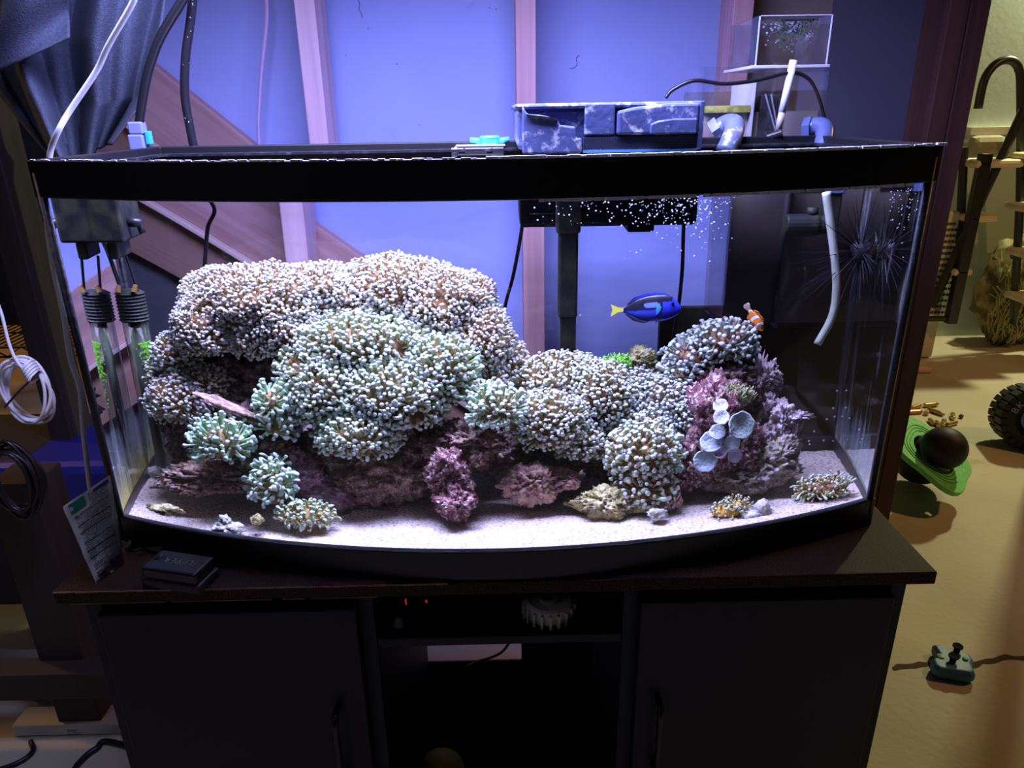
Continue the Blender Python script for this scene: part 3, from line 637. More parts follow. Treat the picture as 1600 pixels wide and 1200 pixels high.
# disc corals on the plum rock
def disc(px, py, r, Y, c1, c2, tilt, label, seed):
    c = pw(px, py, Y); sx, _ = wscale(px, py, Y); R_ = r*sx; m_ = MB(); vs = []; cs = []; nr, na = 10, 40
    for i in range(nr+1):
        for k in range(na):
            a = 2*PI*k/na; q = i/nr; rr = R_*q*(1+.025*math.sin(5*a+seed)*q+.025*math.sin(9*a)*q)
            z = -.10*R_*math.cos(q*PI*.9)+.07*R_*q*q*math.sin(4*a+seed)*.5; vs.append((rr*math.cos(a), rr*math.sin(a), z))
            u = .5+.5*noise.noise(Vector((math.cos(a)*q*3, math.sin(a)*q*3, seed))); v_ = (1-q)*.5+u*.5
            cs.append(tuple(c1[j]*(1-v_)+c2[j]*v_ for j in range(3)) if q < .93 else tuple(min(1, c1[j]*1.25) for j in range(3)))
    top = len(vs); vs2 = [(x*.96, y*.96, z-.0022) for x, y, z in vs]
    M_ = Matrix.Translation(Vector(c)) @ Euler(tilt).to_matrix().to_4x4()
    m_.add([M_ @ Vector(v) for v in vs]+[M_ @ Vector(v) for v in vs2], [(i*na+k, i*na+(k+1) % na, (i+1)*na+(k+1) % na, (i+1)*na+k) for i in range(nr) for k in range(na)] + [(top+i*na+k, top+(i+1)*na+k, top+(i+1)*na+(k+1) % na, top+i*na+(k+1) % na) for i in range(nr) for k in range(na)] + [(nr*na+k, nr*na+(k+1) % na, top+nr*na+(k+1) % na, top+nr*na+k) for k in range(na)])
    m_.c = cs+cs
    m_.tube([M_ @ Vector((0, 0, -.02)), M_ @ Vector((0, 0, -.004))], [R_*.35, R_*.25], 10, col=(.4, .25, .3))
    o = m_.build('disc_coral', vcol('disc_%d' % seed, .6, .3, .6, 300), smooth=True, cols=True)
    return tag(o, label, 'coral', 'disc corals on the plum rock')
T = (math.radians(65), 0, 0)
disc(1158, 665, 23, .045, (.42, .48, .52), (.20, .34, .34), (math.radians(70), .1, .35), 'largest grey-green disc coral at the right of the plum rock', 1)
disc(1127, 652, 13, .045, (.66, .68, .76), (.45, .5, .6), (math.radians(55), 0, .1), 'pale ruffled disc coral middle of the upper column', 2)
disc(1126, 634, 12, .055, (.70, .70, .78), (.5, .52, .6), (math.radians(50), 0, -.1), 'pale ruffled disc coral topping the upper column', 3)
disc(1121, 675, 13, .045, (.66, .70, .74), (.42, .52, .56), (math.radians(55), .1, 0), 'pale disc coral just left below the largest disc', 4)
disc(1112, 690, 18, .045, (.52, .58, .70), (.34, .42, .52), (math.radians(62), 0, -.2), 'slate blue disc coral at the left of the cluster', 5)
disc(1143, 693, 14, .05, (.60, .68, .74), (.48, .58, .66), (math.radians(70), 0, .2), 'pale blue disc coral under the largest disc', 6)
disc(1102, 720, 19, .04, (.40, .48, .58), (.20, .28, .32), (math.radians(75), 0, -.1), 'dark grey disc coral lowest in the cluster', 7)
disc(1148, 712, 12, .045, (.50, .46, .60), (.40, .34, .5), (math.radians(70), 0, .2), 'mauve disc coral at the lower right of the cluster', 8)
disc(1125, 706, 11, .04, (.56, .44, .62), (.46, .32, .54), (math.radians(66), 0, 0), 'small violet disc coral at the cluster centre', 9)

# ================================================================== fish
def loft_fish(name, L, prof, width, colf, mat, nl=70, na=28):
    """prof(t)->(zlow, zhigh) in units of L, t from snout 0 to tail base 1; x forward is -t"""
    m_ = MB(); vs = []; cs = []
    for i in range(nl+1):
        t = i/nl; lo_, hi_ = prof(t); cz = (lo_+hi_)/2; hh = (hi_-lo_)/2; ww = width(t)
        for k in range(na):
            a = 2*PI*k/na; y = math.cos(a); z = math.sin(a)
            yy = ww*math.copysign(abs(y)**.9, y); vs.append((-t*L, yy*L, (cz+hh*z)*L)); cs.append(colf(t, z, (cz+hh*z)))
    m_.add(vs, [(i*na+k, i*na+(k+1) % na, (i+1)*na+(k+1) % na, (i+1)*na+k) for i in range(nl) for k in range(na)]+[tuple(range(na)), tuple(nl*na+k for k in range(na))[::-1]])
    m_.c = cs; return m_
fishm = vcol('fish_scales', .35, .5); eye_b = M('fish_eye', (.004, .004, .006), .1)
def fin(poly, th, colf):
    m_ = MB(); n = len(poly); m_.prism([(x, z) for x, z in poly], th); m_.v = [(x, y-th/2, z) for x, y, z in m_.v]
    m_.c = [colf(x, z) for x, y, z in m_.v]; return m_
# blue tang, facing right
p0 = pw(1064, 483, .02); p1 = pw(972, 484, .02); Lt = abs(p0[0]-p1[0])
tang = thing('blue_tang', p0, 'bright blue fish with black back and yellow tail swimming right above the reef', 'fish')
def interp(t, xs, ys): return float(np.interp(t, xs, ys))
def tprof(t):
    tx = [0, .03, .08, .16, .28, .42, .58, .72, .85, .94, 1]
    hi_ = interp(t, tx, [.03, .09, .16, .225, .255, .255, .235, .195, .13, .07, .045]); lo_ = interp(t, tx, [-.04, -.07, -.11, -.155, -.19, -.205, -.195, -.16, -.10, -.05, -.02]); return lo_, hi_
def twid(t): return interp(t, [0, .05, .2, .4, .7, .9, 1], [.01, .035, .065, .07, .045, .02, .012])
BL, DK, LB = (.03, .05, .95), (.003, .003, .018), (.14, .24, .95)
def tcol(t, s, z):
    # black "palette": along the back, loop round a blue oval, narrowing to the tail
    c = BL
    back = z > .205-.05*abs(t-.4) and t > .12
    oval = ((t-.50)/.14)**2+((z-.075)/.050)**2 < 1
    band = t > .32 and z > (-.015 if t < .9 else -.01) and z < .235 and t < .97
    if t < .36 and t > .10: band = band or (z > .10+.5*(.16-t)*.5 and z > .13 and t > .15)
    if band or back: c = DK
    if oval: c = LB
    if .12 < t < .17 and .06 < z < .12: c = DK
    if z < -.03 and t > .3 and c == BL: c = (.07, .10, .85)
    if z > .225 and c == BL: c = (.05, .07, .7)
    if z > .238 and t < .62: c = (.04, .06, .8)
    return c
tb = loft_fish('body', Lt, tprof, twid, tcol, fishm, 120, 64); body = tb.build('body', fishm, None, smooth=True, cols=True)
parts = [body]
def addp(o): parts.append(o); return o
addp(fin([(-.98*Lt, .045*Lt), (-1.07*Lt, .055*Lt), (-1.19*Lt, .11*Lt), (-1.16*Lt, .02*Lt), (-1.19*Lt, -.10*Lt), (-1.07*Lt, -.03*Lt), (-.98*Lt, -.02*Lt)], .003, lambda x, z: (1, .95, .12)).build('tail_fin', fishm, cols=True))
addp(fin([(-.16*Lt, .20*Lt), (-.25*Lt, .275*Lt), (-.42*Lt, .30*Lt), (-.62*Lt, .285*Lt), (-.80*Lt, .22*Lt), (-.93*Lt, .10*Lt), (-.8*Lt, .12*Lt), (-.5*Lt, .22*Lt)], .002, lambda x, z: (.06, .08, .9) if z > .27*Lt else DK).build('dorsal_fin', fishm, cols=True))
addp(fin([(-.45*Lt, -.17*Lt), (-.62*Lt, -.235*Lt), (-.80*Lt, -.19*Lt), (-.95*Lt, -.07*Lt), (-.86*Lt, -.07*Lt), (-.6*Lt, -.16*Lt)], .002, lambda x, z: DK if z < -.17*Lt or x < -.8*Lt else (.12, .16, .9)).build('anal_fin', fishm, cols=True))
f_ = fin([(-.34*Lt, .04*Lt), (-.40*Lt, .07*Lt), (-.44*Lt, .0*Lt), (-.42*Lt, -.10*Lt), (-.37*Lt, -.04*Lt)], .0015, lambda x, z: (.05, .55, .55) if z > 0 else (.04, .2, .85)); f_.v = [(x, y-.074*Lt, z) for x, y, z in f_.v]
addp(f_.build('pectoral_fin', fishm, cols=True))
addp(fin([(-.36*Lt, -.18*Lt), (-.44*Lt, -.25*Lt), (-.42*Lt, -.18*Lt)], .002, lambda x, z: (.35, .4, .9)).build('pelvic_fin', fishm, cols=True))
e_ = MB(); e_.lathe([(.0001, -.006*Lt), (.022*Lt, -.004*Lt), (.026*Lt, 0), (.020*Lt, .008*Lt), (.0001, .011*Lt)], 16, Matrix.Translation((-.145*Lt, -.056*Lt, .088*Lt)) @ Matrix.Rotation(PI/2, 4, 'X'))
addp(e_.build('eye', eye_b, smooth=True))
for o in parts: o.parent = tang
tang.rotation_euler = (-.30, 0, 0)
# clownfish, nose down to the right
q0 = pw(1192, 517, .06); q1 = pw(1166, 479, .06); Lc = float(np.linalg.norm(q0-q1))*.86
clown = thing('clownfish', q0, 'small orange fish with white bands swimming nose-down near the upper right coral', 'fish')
clown.rotation_euler = (math.radians(10), math.atan2(q1[2]-q0[2], q0[0]-q1[0]), math.radians(-22))
def cprof(t): return interp(t, [0, .06, .2, .45, .7, .9, 1], [-.03, -.09, -.16, -.19, -.14, -.07, -.06]), interp(t, [0, .06, .2, .45, .7, .9, 1], [.03, .09, .17, .20, .15, .07, .06])
def ccol(t, s, z):
    OR = (.85, .22, .02); W_ = (.85, .88, .92); D_ = (.02, .01, .01)
    for a_, w_ in ((.27, .055), (.58, .06), (.90, .045)):
        dd = abs(t-a_-.05*math.cos(s*2)*.6)
        if dd < w_: return W_
        if dd < w_+.016: return D_
    return OR
cparts = [loft_fish('body', Lc, cprof, lambda t: interp(t, [0, .1, .3, .6, 1], [.02, .07, .10, .07, .02]), ccol, fishm, 80, 32).build('body', fishm, smooth=True, cols=True)]
oc = lambda x, z: (.85, .24, .03)
cparts.append(fin([(-.96*Lc, .06*Lc), (-1.14*Lc, .13*Lc), (-1.22*Lc, .08*Lc), (-1.22*Lc, -.08*Lc), (-1.14*Lc, -.13*Lc), (-.96*Lc, -.06*Lc)], .0015, lambda x, z: (.80, .62, .55) if x < -1.1*Lc else (.8, .3, .1)).build('tail_fin', fishm, cols=True))
cparts.append(fin([(-.22*Lc, .16*Lc), (-.35*Lc, .27*Lc), (-.55*Lc, .24*Lc), (-.68*Lc, .28*Lc), (-.85*Lc, .14*Lc), (-.6*Lc, .16*Lc)], .0015, lambda x, z: (.02, .01, .01) if z > .24*Lc else (.85, .24, .03)).build('dorsal_fin', fishm, cols=True))
cparts.append(fin([(-.55*Lc, -.16*Lc), (-.72*Lc, -.26*Lc), (-.84*Lc, -.14*Lc), (-.7*Lc, -.12*Lc)], .0015, oc).build('anal_fin', fishm, cols=True))
for s in (-1, 1):
    f_ = fin([(-.30*Lc, -.02*Lc), (-.38*Lc, -.10*Lc), (-.5*Lc, -.16*Lc), (-.48*Lc, -.0*Lc)], .0012, oc); f_.v = [(x, y*1+s*(.10+abs(x/Lc+.3)*.6)*Lc, z) for x, y, z in f_.v]
    cparts.append(f_.build('pectoral_fin', fishm, cols=True))
    e_ = MB(); e_.lathe([(.0001, -.02*Lc), (.03*Lc, -.008*Lc), (.032*Lc, .004*Lc), (.0001, .02*Lc)], 12, Matrix.Translation((-.12*Lc, s*.075*Lc, .05*Lc)) @ Matrix.Rotation(-s*PI/2, 4, 'X'))
    cparts.append(e_.build('eye', eye_b, smooth=True))
for o in cparts: o.parent = clown
# long-spined urchin clinging high in the back right corner
uc = pw(1345, 392, .22)
urch = thing('sea_urchin', uc, 'black long-spined sea urchin clinging to the glass in the upper right corner', 'sea urchin')
um = MB(); rock_mesh(um, uc, (.016, .016, .014), 4, .1, 3); um.build('shell', M('urchin_black', (.012, .010, .016), .5), urch, smooth=True)
rng = random.Random(8); spm = M('urchin_spine', (.022, .018, .028), .5, spec=.25); us = MB()
for i in range(150):
    d = Vector((rng.gauss(0, 1), rng.gauss(0, .7), rng.gauss(-.15, .8))).normalized(); Ls = rng.uniform(.05, .105) if d.x < .1 else rng.uniform(.03, .055)
    e1 = Vector(uc)+d*Ls
    if e1.y > YB-.006: e1.y = YB-.006
    if e1.x > HX-.006: e1.x = HX-.006
    us.tube([Vector(uc)+d*.012, (Vector(uc)+d*.012+e1)/2, e1], [.00075, .0006, .00015], 4, False)
tag(us.build('spines', spm, urch), kind='stuff')

# ================================================================== gear in the tank
# circulation pump and white pipe at the right
algaed = M('algae_plastic', (.012, .013, .014), .6, col2=(.055, .058, .030), scale=45, contrast=(.45, .75), spec=.25)
c = pw(1262, 352, .24); sx, sz = wscale(1262, 352, .24)
wp = thing('circulation_pump', c, 'black algae-coated pump hung inside the tank at upper right', 'pump')
pm = MB(); pm.lathe([(.012, -.028), (.0145, -.026), (.0145, .010), (.012, .014), (.012, .024)], 20, Matrix.Translation(c) @ Matrix.Rotation(PI/2, 4, 'Y')); pm.build('housing', algaed, wp, smooth=False, bevel=.001)
ar = MB(); ar.box((c[0]+.018, c[1]-.006, c[2]-.010), (c[0]+.036, c[1]+.012, WT-.01)); ar.build('bracket', algaed, wp, bevel=.002)
ar = MB(); ar.box((c[0]+.020, c[1]-.008, WT-.035), (c[0]+.038, c[1]+.014, WT+.004)); ar.build('magnet_block', M('blue_grey_plastic', (.10, .12, .30), .5), wp, bevel=.002)
ar = MB(); ar.tube([(c[0]+.004, c[1], c[2]+.01), (c[0]+.004, c[1], c[2]+.022)], .007, 12); ar.build('outlet', algaed, wp, smooth=True)
pipe = [pw(1291, 300, .20), pw(1297, 345, .20), pw(1304, 400, .20), pw(1307, 450, .20), pw(1300, 495, .20), pw(1277, 538, .20)]
cable('return_pipe', pipe, .0052, M('aged_white_plastic', (.62, .66, .62), .45, col2=(.48, .54, .46), scale=60), 'bent white pipe curving down inside the tank at upper right', 'pipe', 8, 14)
# double-cylinder skimmer hanging in the back left corner
A = pw(130, 328, .20); B = pw(205, 375, .20)
sk = thing('hanging_skimmer', (A[0]+.04, .2, TOPZ), 'black hang-in skimmer with clear cylinder in the back left corner of the tank', 'skimmer')
box('top_box', (A[0]+.002, .17, B[2]), (B[0], .265, RIMZ-.04), algaed, sk, .003)
box('chamber', (A[0]+.022, .185, B[2]-.022), (B[0]-.014, .25, B[2]), algaed, sk, .003)
kn = MB(); kn.tube([(B[0], .20, B[2]+.022), (B[0]+.016, .20, B[2]+.020)], .006, 10); kn.tube([(B[0]+.012, .20, B[2]+.021), (B[0]+.015, .20, B[2]+.008)], .004, 8); kn.build('valve_knob', black, sk, smooth=True)
h0 = pw(192, 458, .20); h1 = pw(192, 505, .20)
for dx in (-.004, .016):
    t_ = MB(); t_.tube([(h0[0]+dx-.006, .21, B[2]-.02), (h0[0]+dx, .21, h0[2])], .0018, 6); t_.build('air_tube', black, sk)
hb = MB(); pr = []
for k in range(9): pr += [(.0165, h1[2]+(h0[2]-h1[2])*k/9), (.0185, h1[2]+(h0[2]-h1[2])*(k+.5)/9)]
pr += [(.012, h0[2]+.002)]
hb.lathe(pr, 24, Matrix.Translation((h0[0]+.004, .215, 0))); hb.build('ribbed_collar', algaed, sk, smooth=False)
zb = TOPZ+.035; cylm = clear('skimmer_cylinder', (.80, .86, .86), .30, (.42, .50, .30), 1.6, fscale=(30, 30, 6))
cm = MB(); cm.tube([(h0[0]+.004, .215, h1[2]), (h0[0]+.004, .215, zb)], .0155, 24); cm.build('clear_cylinder', cylm, sk, smooth=True)
im = MB(); im.tube([(h0[0]+.004, .215, h1[2]), (h0[0]+.004, .215, zb)], .006, 12); im.build('inner_tube', black_rough, sk, smooth=True)
gm = MB(); rng = random.Random(2)
for i in range(260):
    z = h1[2]-.026-abs(rng.gauss(0, .030)); a = rng.gauss(-.75, .30); r = .0158
    x = h0[0]+.004+r*math.cos(a); y = .215+r*math.sin(a); s_ = rng.uniform(.0005, .0011); gm.box((x-s_, y-s_, z-s_), (x+s_, y+s_, z+s_))
tag(gm.build('algae_spots', M('neon_algae', (.30, .75, .08), .7), sk), kind='stuff')
for k, x_ in enumerate((0, 1)):
    b_ = MB(); b_.tube([(h0[0]-.006+.02*x_, .20, h0[2]+.002), (h0[0]-.003+.02*x_, .20, h0[2]+.010)], [.004, .0025], 8); b_.build('brass_fitting', M('brass', (.75, .40, .14), .35, .8), sk)

# hang-on filter, mostly above the rim
salted = M('salted_grey_plastic', (.06, .08, .22), .42, col2=(.09, .11, .29), scale=8, contrast=(.4, .6), bump=.2, bscale=90, col3=(.60, .62, .72), scale3=55, contrast3=(.53, .68))
HY0, HY1 = .135, .44
P = aY(808, 160, HY0); Q = aY(1097, 155, HY0); hb_ = pbw(830, 356, .30)[2]; LX0, LX1 = pbw(812, 335, .30)[0], pbw(1090, 335, .30)[0]
hf = thing('hang_on_filter', ((P[0]+Q[0])/2, .2, hb_), 'bulky grey salt-crusted power filter hanging on the back rim', 'filter')
ZT = aY(950, 160, HY0)[2]; ZM = aY(950, 238, HY0)[2]
box('filter_body', (P[0], HY0+.006, RIMZ-.006), (Q[0], HY1, ZT-.004), salted, hf, .006)
box('lower_body', (LX0, .298, hb_), (LX1, HY1, RIMZ-.006), algaed, hf, .006)
box('body_groove', (LX0+.012, .2965, hb_+.018), (LX0+.10, .298, hb_+.0195), M('groove_edge', (.22, .22, .25), .5), hf)
box('lid', (P[0]-.003, HY0-.002, ZT-.006), (Q[0]+.003, HY1+.004, ZT), salted, hf, .003)
def X(px): return aY(px, 200, HY0)[0]
def Zp(py): return aY(950, py, HY0)[2]
# left front panel with stepped upper edge
fp = MB(); fp.prism([(X(816), Zp(238)), (X(909), Zp(238)), (X(909), Zp(215)), (X(900), Zp(214)), (X(898), Zp(197)), (X(874), Zp(194)), (X(871), Zp(184)), (X(845), Zp(178)), (X(824), Zp(176)), (X(816), Zp(163))], .012, Matrix.Translation((0, HY0-.006, 0))); fp.build('front_panel', salted, hf, bevel=.002)
gr = MB(); gr.prism([(X(822), Zp(176)), (X(871), Zp(183)), (X(871), Zp(187)), (X(845), Zp(184)), (X(826), Zp(180))], .004, Matrix.Translation((0, HY0-.0085, 0))); gr.build('finger_recess', black, hf)
box('front_panel', (X(913), HY0-.003, Zp(211)), (X(960), HY0+.008, Zp(161)), salted, hf, .002)
fp = MB(); fp.prism([(X(963), Zp(211)), (X(1090), Zp(211)), (X(1090), Zp(163)), (X(1040), Zp(163)), (X(990), Zp(168)), (X(963), Zp(174))], .012, Matrix.Translation((0, HY0-.006, 0))); fp.build('front_panel', salted, hf, bevel=.003)
fp = MB(); fp.prism([(X(1014), Zp(210)), (X(1086), Zp(210)), (X(1086), Zp(187)), (X(1050), Zp(187)), (X(1025), Zp(190)), (X(1014), Zp(195))], .006, Matrix.Translation((0, HY0-.010, 0))); fp.build('front_panel', salted, hf, bevel=.0015)
box('side_strip', (X(1090), HY0-.005, Zp(236)), (X(1097), HY0+.01, Zp(160)), salted, hf, .001)
# perforated grille: plate with a grid of recessed holes
gx0, gx1, gz0, gz1 = X(911), X(1090), Zp(234), Zp(214)
box('grille', (gx0, HY0-.002, gz0), (gx1, HY0+.006, gz1), M('grille_blue_black', (.05, .06, .16), .4), hf)
hm = MB(); nxh = 44
for r_ in range(5):
    for k in range(nxh):
        x = gx0+(gx1-gx0)*(k+.5+(r_ % 2)*.5)/(nxh+.5); z = gz0+(gz1-gz0)*(r_+.5)/5; rr = .00125
        hm.add([(x+rr*math.cos(a), HY0-.0024, z+rr*math.sin(a)) for a in [i*PI/3 for i in range(6)]], [(0, 1, 2, 3, 4, 5)])
tag(hm.build('grille_holes', M('hole_black', (.003, .003, .006), .9), hf), kind='stuff')
box('blue_strip', (gx0, HY0-.004, gz0-.003), (gx1, HY0-.001, gz0), M('blue_strip', (.10, .30, .62), .4), hf)
ua = pw(888, 340, HY0+.04); ub = pw(888, 495, HY0+.04)
box('intake_elbow', (ua[0]-.014, HY0+.03, ua[2]-.018), (ua[0]+.014, HY0+.055, RIMZ-.004), algaed, hf, .003)
box('intake_tube', (ua[0]-.0115, HY0+.032, ub[2]), (ua[0]+.0115, HY0+.052, ua[2]-.01), algaed, hf, .003)
st = MB()
for k in range(9): st.box((ua[0]-.009+k*.00205, HY0+.033, ub[2]-.075), (ua[0]-.0078+k*.00205, HY0+.036, ub[2]))
st.box((ua[0]-.009, HY0+.0355, ub[2]-.075), (ua[0]+.010, HY0+.052, ub[2])); st.build('strainer', algaed, hf)
box('foot', (pbw(980, 355, .30)[0], .297, hb_-.008), (pbw(1022, 355, .30)[0], .34, hb_+.004), algaed, hf, .003)

# hang-on acrylic breeder/refugium behind the rim at the right
rf = thing('acrylic_refugium', (.39, .38, .95), 'clear acrylic refugium box with algae stains behind the right of the tank', 'refugium')
def pane(name, lo, hi, parent, m=skin_clear): return box(name, lo, hi, m, parent)
RY0, RY1 = .325, .43
lx0, lx1 = aY(1097, 160, RY0)[0], aY(1290, 160, RY0)[0]; lz1 = aY(1120, 105, RY0)[2]; lz0 = .93
amb = clear('stained_acrylic', (.80, .72, .62), .35, (.16, .12, .08), 1.0, fscale=(12, 12, 12))
pane('front_pane', (lx0, RY0, lz0), (lx1, RY0+.003, lz1), rf); pane('back_pane', (lx0, RY1, lz0), (lx1, RY1+.003, lz1-.03), rf, amb)
pane('side_pane', (lx0, RY0, lz0), (lx0+.003, RY1, lz1), rf); pane('side_pane', (lx1-.003, RY0, lz0), (lx1, RY1, lz1), rf)
dx_ = aY(1172, 200, RY0)[0]
pane('divider', (dx_, RY0, lz0), (dx_+.003, RY1, lz1-.02), rf, M('acrylic_edge', (.5, .5, .56), .3))
zl = aY(1130, 165, RY0)[2]
box('algae_band', (lx0+.004, RY0+.004, aY(1130, 176, RY0)[2]), (dx_-.001, RY0+.012, zl), M('algae_band', (.28, .28, .05), .9, col2=(.50, .50, .10), scale=120, contrast=(.45, .6)), rf)
box('stained_water', (lx0+.004, RY0+.013, lz0+.004), (lx1-.004, RY1-.002, aY(1130, 176, RY0)[2]), M('stained_water', (.40, .32, .32), .35, col2=(.46, .38, .32), scale=14), rf)
# upper box
ux0, ux1 = aY(1190, 30, RY0)[0], aY(1306, 30, RY0)[0]; uz0, uz1 = aY(1240, 101, RY0)[2], aY(1240, 22, RY0)[2]
ub_ = thing('acrylic_collection_cup', ((ux0+ux1)/2, .4, uz0), 'open-topped clear acrylic cup with green algae atop the refugium', 'box')
for nm_, lo, hi, m in (('front_pane', (ux0, RY0+.01, uz0), (ux1, RY0+.013, uz1), skin_clear), ('back_pane', (ux0, RY1+.03, uz0), (ux1, RY1+.033, uz1), amb), ('side_pane', (ux0, RY0+.01, uz0), (ux0+.003, RY1+.03, uz1), skin_clear), ('side_pane', (ux1-.003, RY0+.01, uz0), (ux1, RY1+.03, uz1), skin_clear)): pane(nm_, lo, hi, ub_, m)
edgem = M('acrylic_bright_edge', (.62, .62, .72), .3)
box('base_plate', (ux0-.006, RY0+.004, uz0-.004), (ux1+.002, RY1+.035, uz0), edgem, ub_, .0005)
for x_ in (ux0, ux1-.002): box('edge_strip', (x_, RY0+.0085, uz0), (x_+.0014, RY0+.0105, uz1), edgem, ub_)
box('edge_strip', (ux0, RY0+.0085, uz1-.001), (ux1, RY0+.0105, uz1), edgem, ub_)
am = MB(); rng = random.Random(4); s1 = aY(1235, 42, RY0+.02)
for i in range(700):
    x = s1[0]+rng.gauss(0, .014); z = s1[2]+rng.gauss(0, .011); s_ = rng.uniform(.0004, .0013); x = min(max(x, ux0+.006), ux1-.006); z = min(z, uz1-.006)
    am.box((x-s_, RY0+.014, z-s_), (x+s_, RY0+.014+s_, z+s_))
tag(am.build('algae_patch', M('dark_green_algae', (.07, .09, .02), .9, col2=(.45, .45, .5), scale=60, contrast=(.5, .62)), ub_), kind='stuff')
box('black_insert', (aY(1181, 180, .35)[0], .335, 1.12), (aY(1218, 180, .35)[0], .36, aY(1200, 148, .35)[2]), black_rough, rf, .002)
sx_ = aY(1208, 150, .34)[0]
tt = MB(); tt.tube([aY(1196, 147, .332), aY(1214, 212, .332)], .0014, 6); tt.tube([aY(1205, 147, .331), aY(1217, 212, .331)], .0012, 6); tt.build('guide_rod', M('grey_rod', (.3, .3, .4), .4), rf)
bd = box('darkening_board', (.25, .50, 0), (aY(1385, 700, .5)[0]-.03, .515, pbw(1200, 480, .5)[2]), M('dark_olive_board', (.055, .055, .040), .7, col2=(.075, .07, .05), scale=4)); tag(bd, 'dark olive board added to darken the view behind the right end of the tank', 'board')  # added board that keeps the area behind the right end dark
# white riser pipe
rp = MB(); rp.tube([aY(1240, 94, .305), aY(1230, 140, .305), aY(1222, 175, .305)], .0052, 16); o = rp.build('riser_pipe', white_pl, smooth=True); tag(o, 'short straight white tube standing before the acrylic cup', 'pipe')
rp2 = MB(); rp2.tube([aY(1222, 175, .305), aY(1216, 203, .305)], .0046, 16); rp2.build('pipe_tip', M('yellowed_plastic', (.40, .38, .34), .5), o, smooth=True)
# two grey U pipes
upm = M('grey_blue_pipe', (.09, .11, .22), .4, col2=(.13, .15, .27), scale=20, col3=(.50, .52, .62), scale3=60, contrast3=(.56, .66))
upm2 = M('grey_blue_pipe_clean', (.08, .10, .22), .3)
def upipe(pts, r, lab, m, nx_):
    o = thing('elbow_pipe', pts[-1], lab, 'pipe', 'grey elbow pipes hooking over the rim')
    b_ = MB(); b_.tube(smoothpath(pts, 7), r, 18); b_.build('bend', m, o, smooth=True)
    n_ = MB(); a = Vector(nx_[0]); c2 = Vector(nx_[1]); n_.tube([a, c2], [r*1.35, r*1.45], 6); n_.build('hex_nut', m, o); return o
upipe([aY(1118, 205, .315), aY(1136, 194, .31), aY(1148, 196, .29), aY(1144, 214, .265), aY(1133, 238, .255)], .0135, 'frosted grey elbow pipe beside the hang-on filter', upm, (aY(1114, 208, .315), aY(1126, 200, .312)))
upipe([aY(1262, 203, .315), aY(1276, 197, .31), aY(1288, 202, .295), aY(1287, 222, .28), aY(1284, 240, .27)], .0125, 'smooth grey elbow pipe under the acrylic cup', upm2, (aY(1256, 203, .318), aY(1268, 202, .312)))
tm = MB(); tm.tube([aY(1198, 216, .29), aY(1222, 208, .285)], .006, 10); tm.box(tuple(aY(1196, 224, .29)), tuple(aY(1208, 205, .3))); o = tm.build('clamp_screw', black, bevel=.001); tag(o, 'black clamp screw on the rim between the two elbow pipes', 'clamp')
cable('pump_cable', [aY(1040, 153, .29), aY(1052, 140, .29), aY(1085, 126, .29), (aY(1130, 131, .295)), aY(1180, 126, .30), aY(1235, 114, .305), aY(1262, 122, .305), aY(1277, 145, .305), aY(1288, 182, .305), aY(1290, 196, .303)], .0026, black_cable, 'black cord arching from the hang-on filter to the right elbow pipe')
# black suspended cords seen through the tank
for pts, lab in (([(pbw(1068, 358, .43)[0], .43, hb_+.02), pbw(1068, 358, .43), pbw(1066, 420, .43), pbw(1060, 480, .43), pbw(1050, 540, .43), pbw(1040, 620, .43)], 'dark cord hanging behind the blue fish'),
                 ([(LX0+.006, .43, hb_+.02), pbw(816, 352, .43), pbw(802, 430, .46), pbw(788, 485, .5), pbw(770, 600, .5)], 'black cord hanging behind the tank left of the warm stud'),
                 ([aY(312, 233, .297), pbw(330, 316, .38), pbw(324, 360, .42), pbw(319, 440, .42), pbw(318, 560, .42)], 'black cord running down behind the left coral mound')):
    cable('black_cable', pts, .0027, black_cable, lab)

# bubbles and specks
def specks(name, lst, mat, label, cat):
    m_ = MB()
    for (c, r) in lst:
        v = [(r, 0, 0), (-r, 0, 0), (0, r, 0), (0, -r, 0), (0, 0, r), (0, 0, -r)]
        m_.add([(c[0]+a, c[1]+b, c[2]+d) for a, b, d in v], [(0, 2, 4), (2, 1, 4), (1, 3, 4), (3, 0, 4), (2, 0, 5), (1, 2, 5), (3, 1, 5), (0, 3, 5)])
    o = m_.build(name, mat, smooth=True); o['kind'] = 'stuff'; return tag(o, label, cat)
rng = random.Random(11); bl = []
for i in range(420):
    px = rng.gauss(1070, 55); py = 300+abs(rng.gauss(0, 42))
    if rng.random() < .3: px = rng.uniform(830, 1120); py = rng.uniform(300, 350)
    if px > 1150: continue
    bl.append((pw(px, py, rng.uniform(.03, .12)), rng.choice((.0004, .0006, .0008, .0012))))
for i in range(60): bl.append((pw(rng.uniform(1390, 1436), rng.uniform(295, 360), .012), rng.uniform(.0005, .001)))
for i in range(9): bl.append((pw(1420+rng.uniform(-12, 6), 380+i*22, .015), .0009))
specks('air_bubbles', [b_ for b_ in bl if b_[0][2] < WT-.002 and abs(b_[0][0]) < HX-.004], M('bubble', (.80, .84, .95), .2), 'swarm of tiny air bubbles under the rim at the right', 'bubbles')
sn = []
for (px, py) in ((1308, 611), (1354, 611), (1302, 638), (1304, 651), (1292, 655), (1272, 674), (1264, 689), (1265, 694), (1287, 688), (1302, 689), (1324, 628), (1328, 649), (1313, 705), (907, 493), (1057, 322)):
    sn.append((pw(px, py, YB-.004), .0018))
specks('tube_worms', [s_ for s_ in sn if abs(s_[0][0]) < HX], M('worm_white', (.8, .8, .85), .5), 'scattered tiny white worm shells on the back glass', 'worm shells')

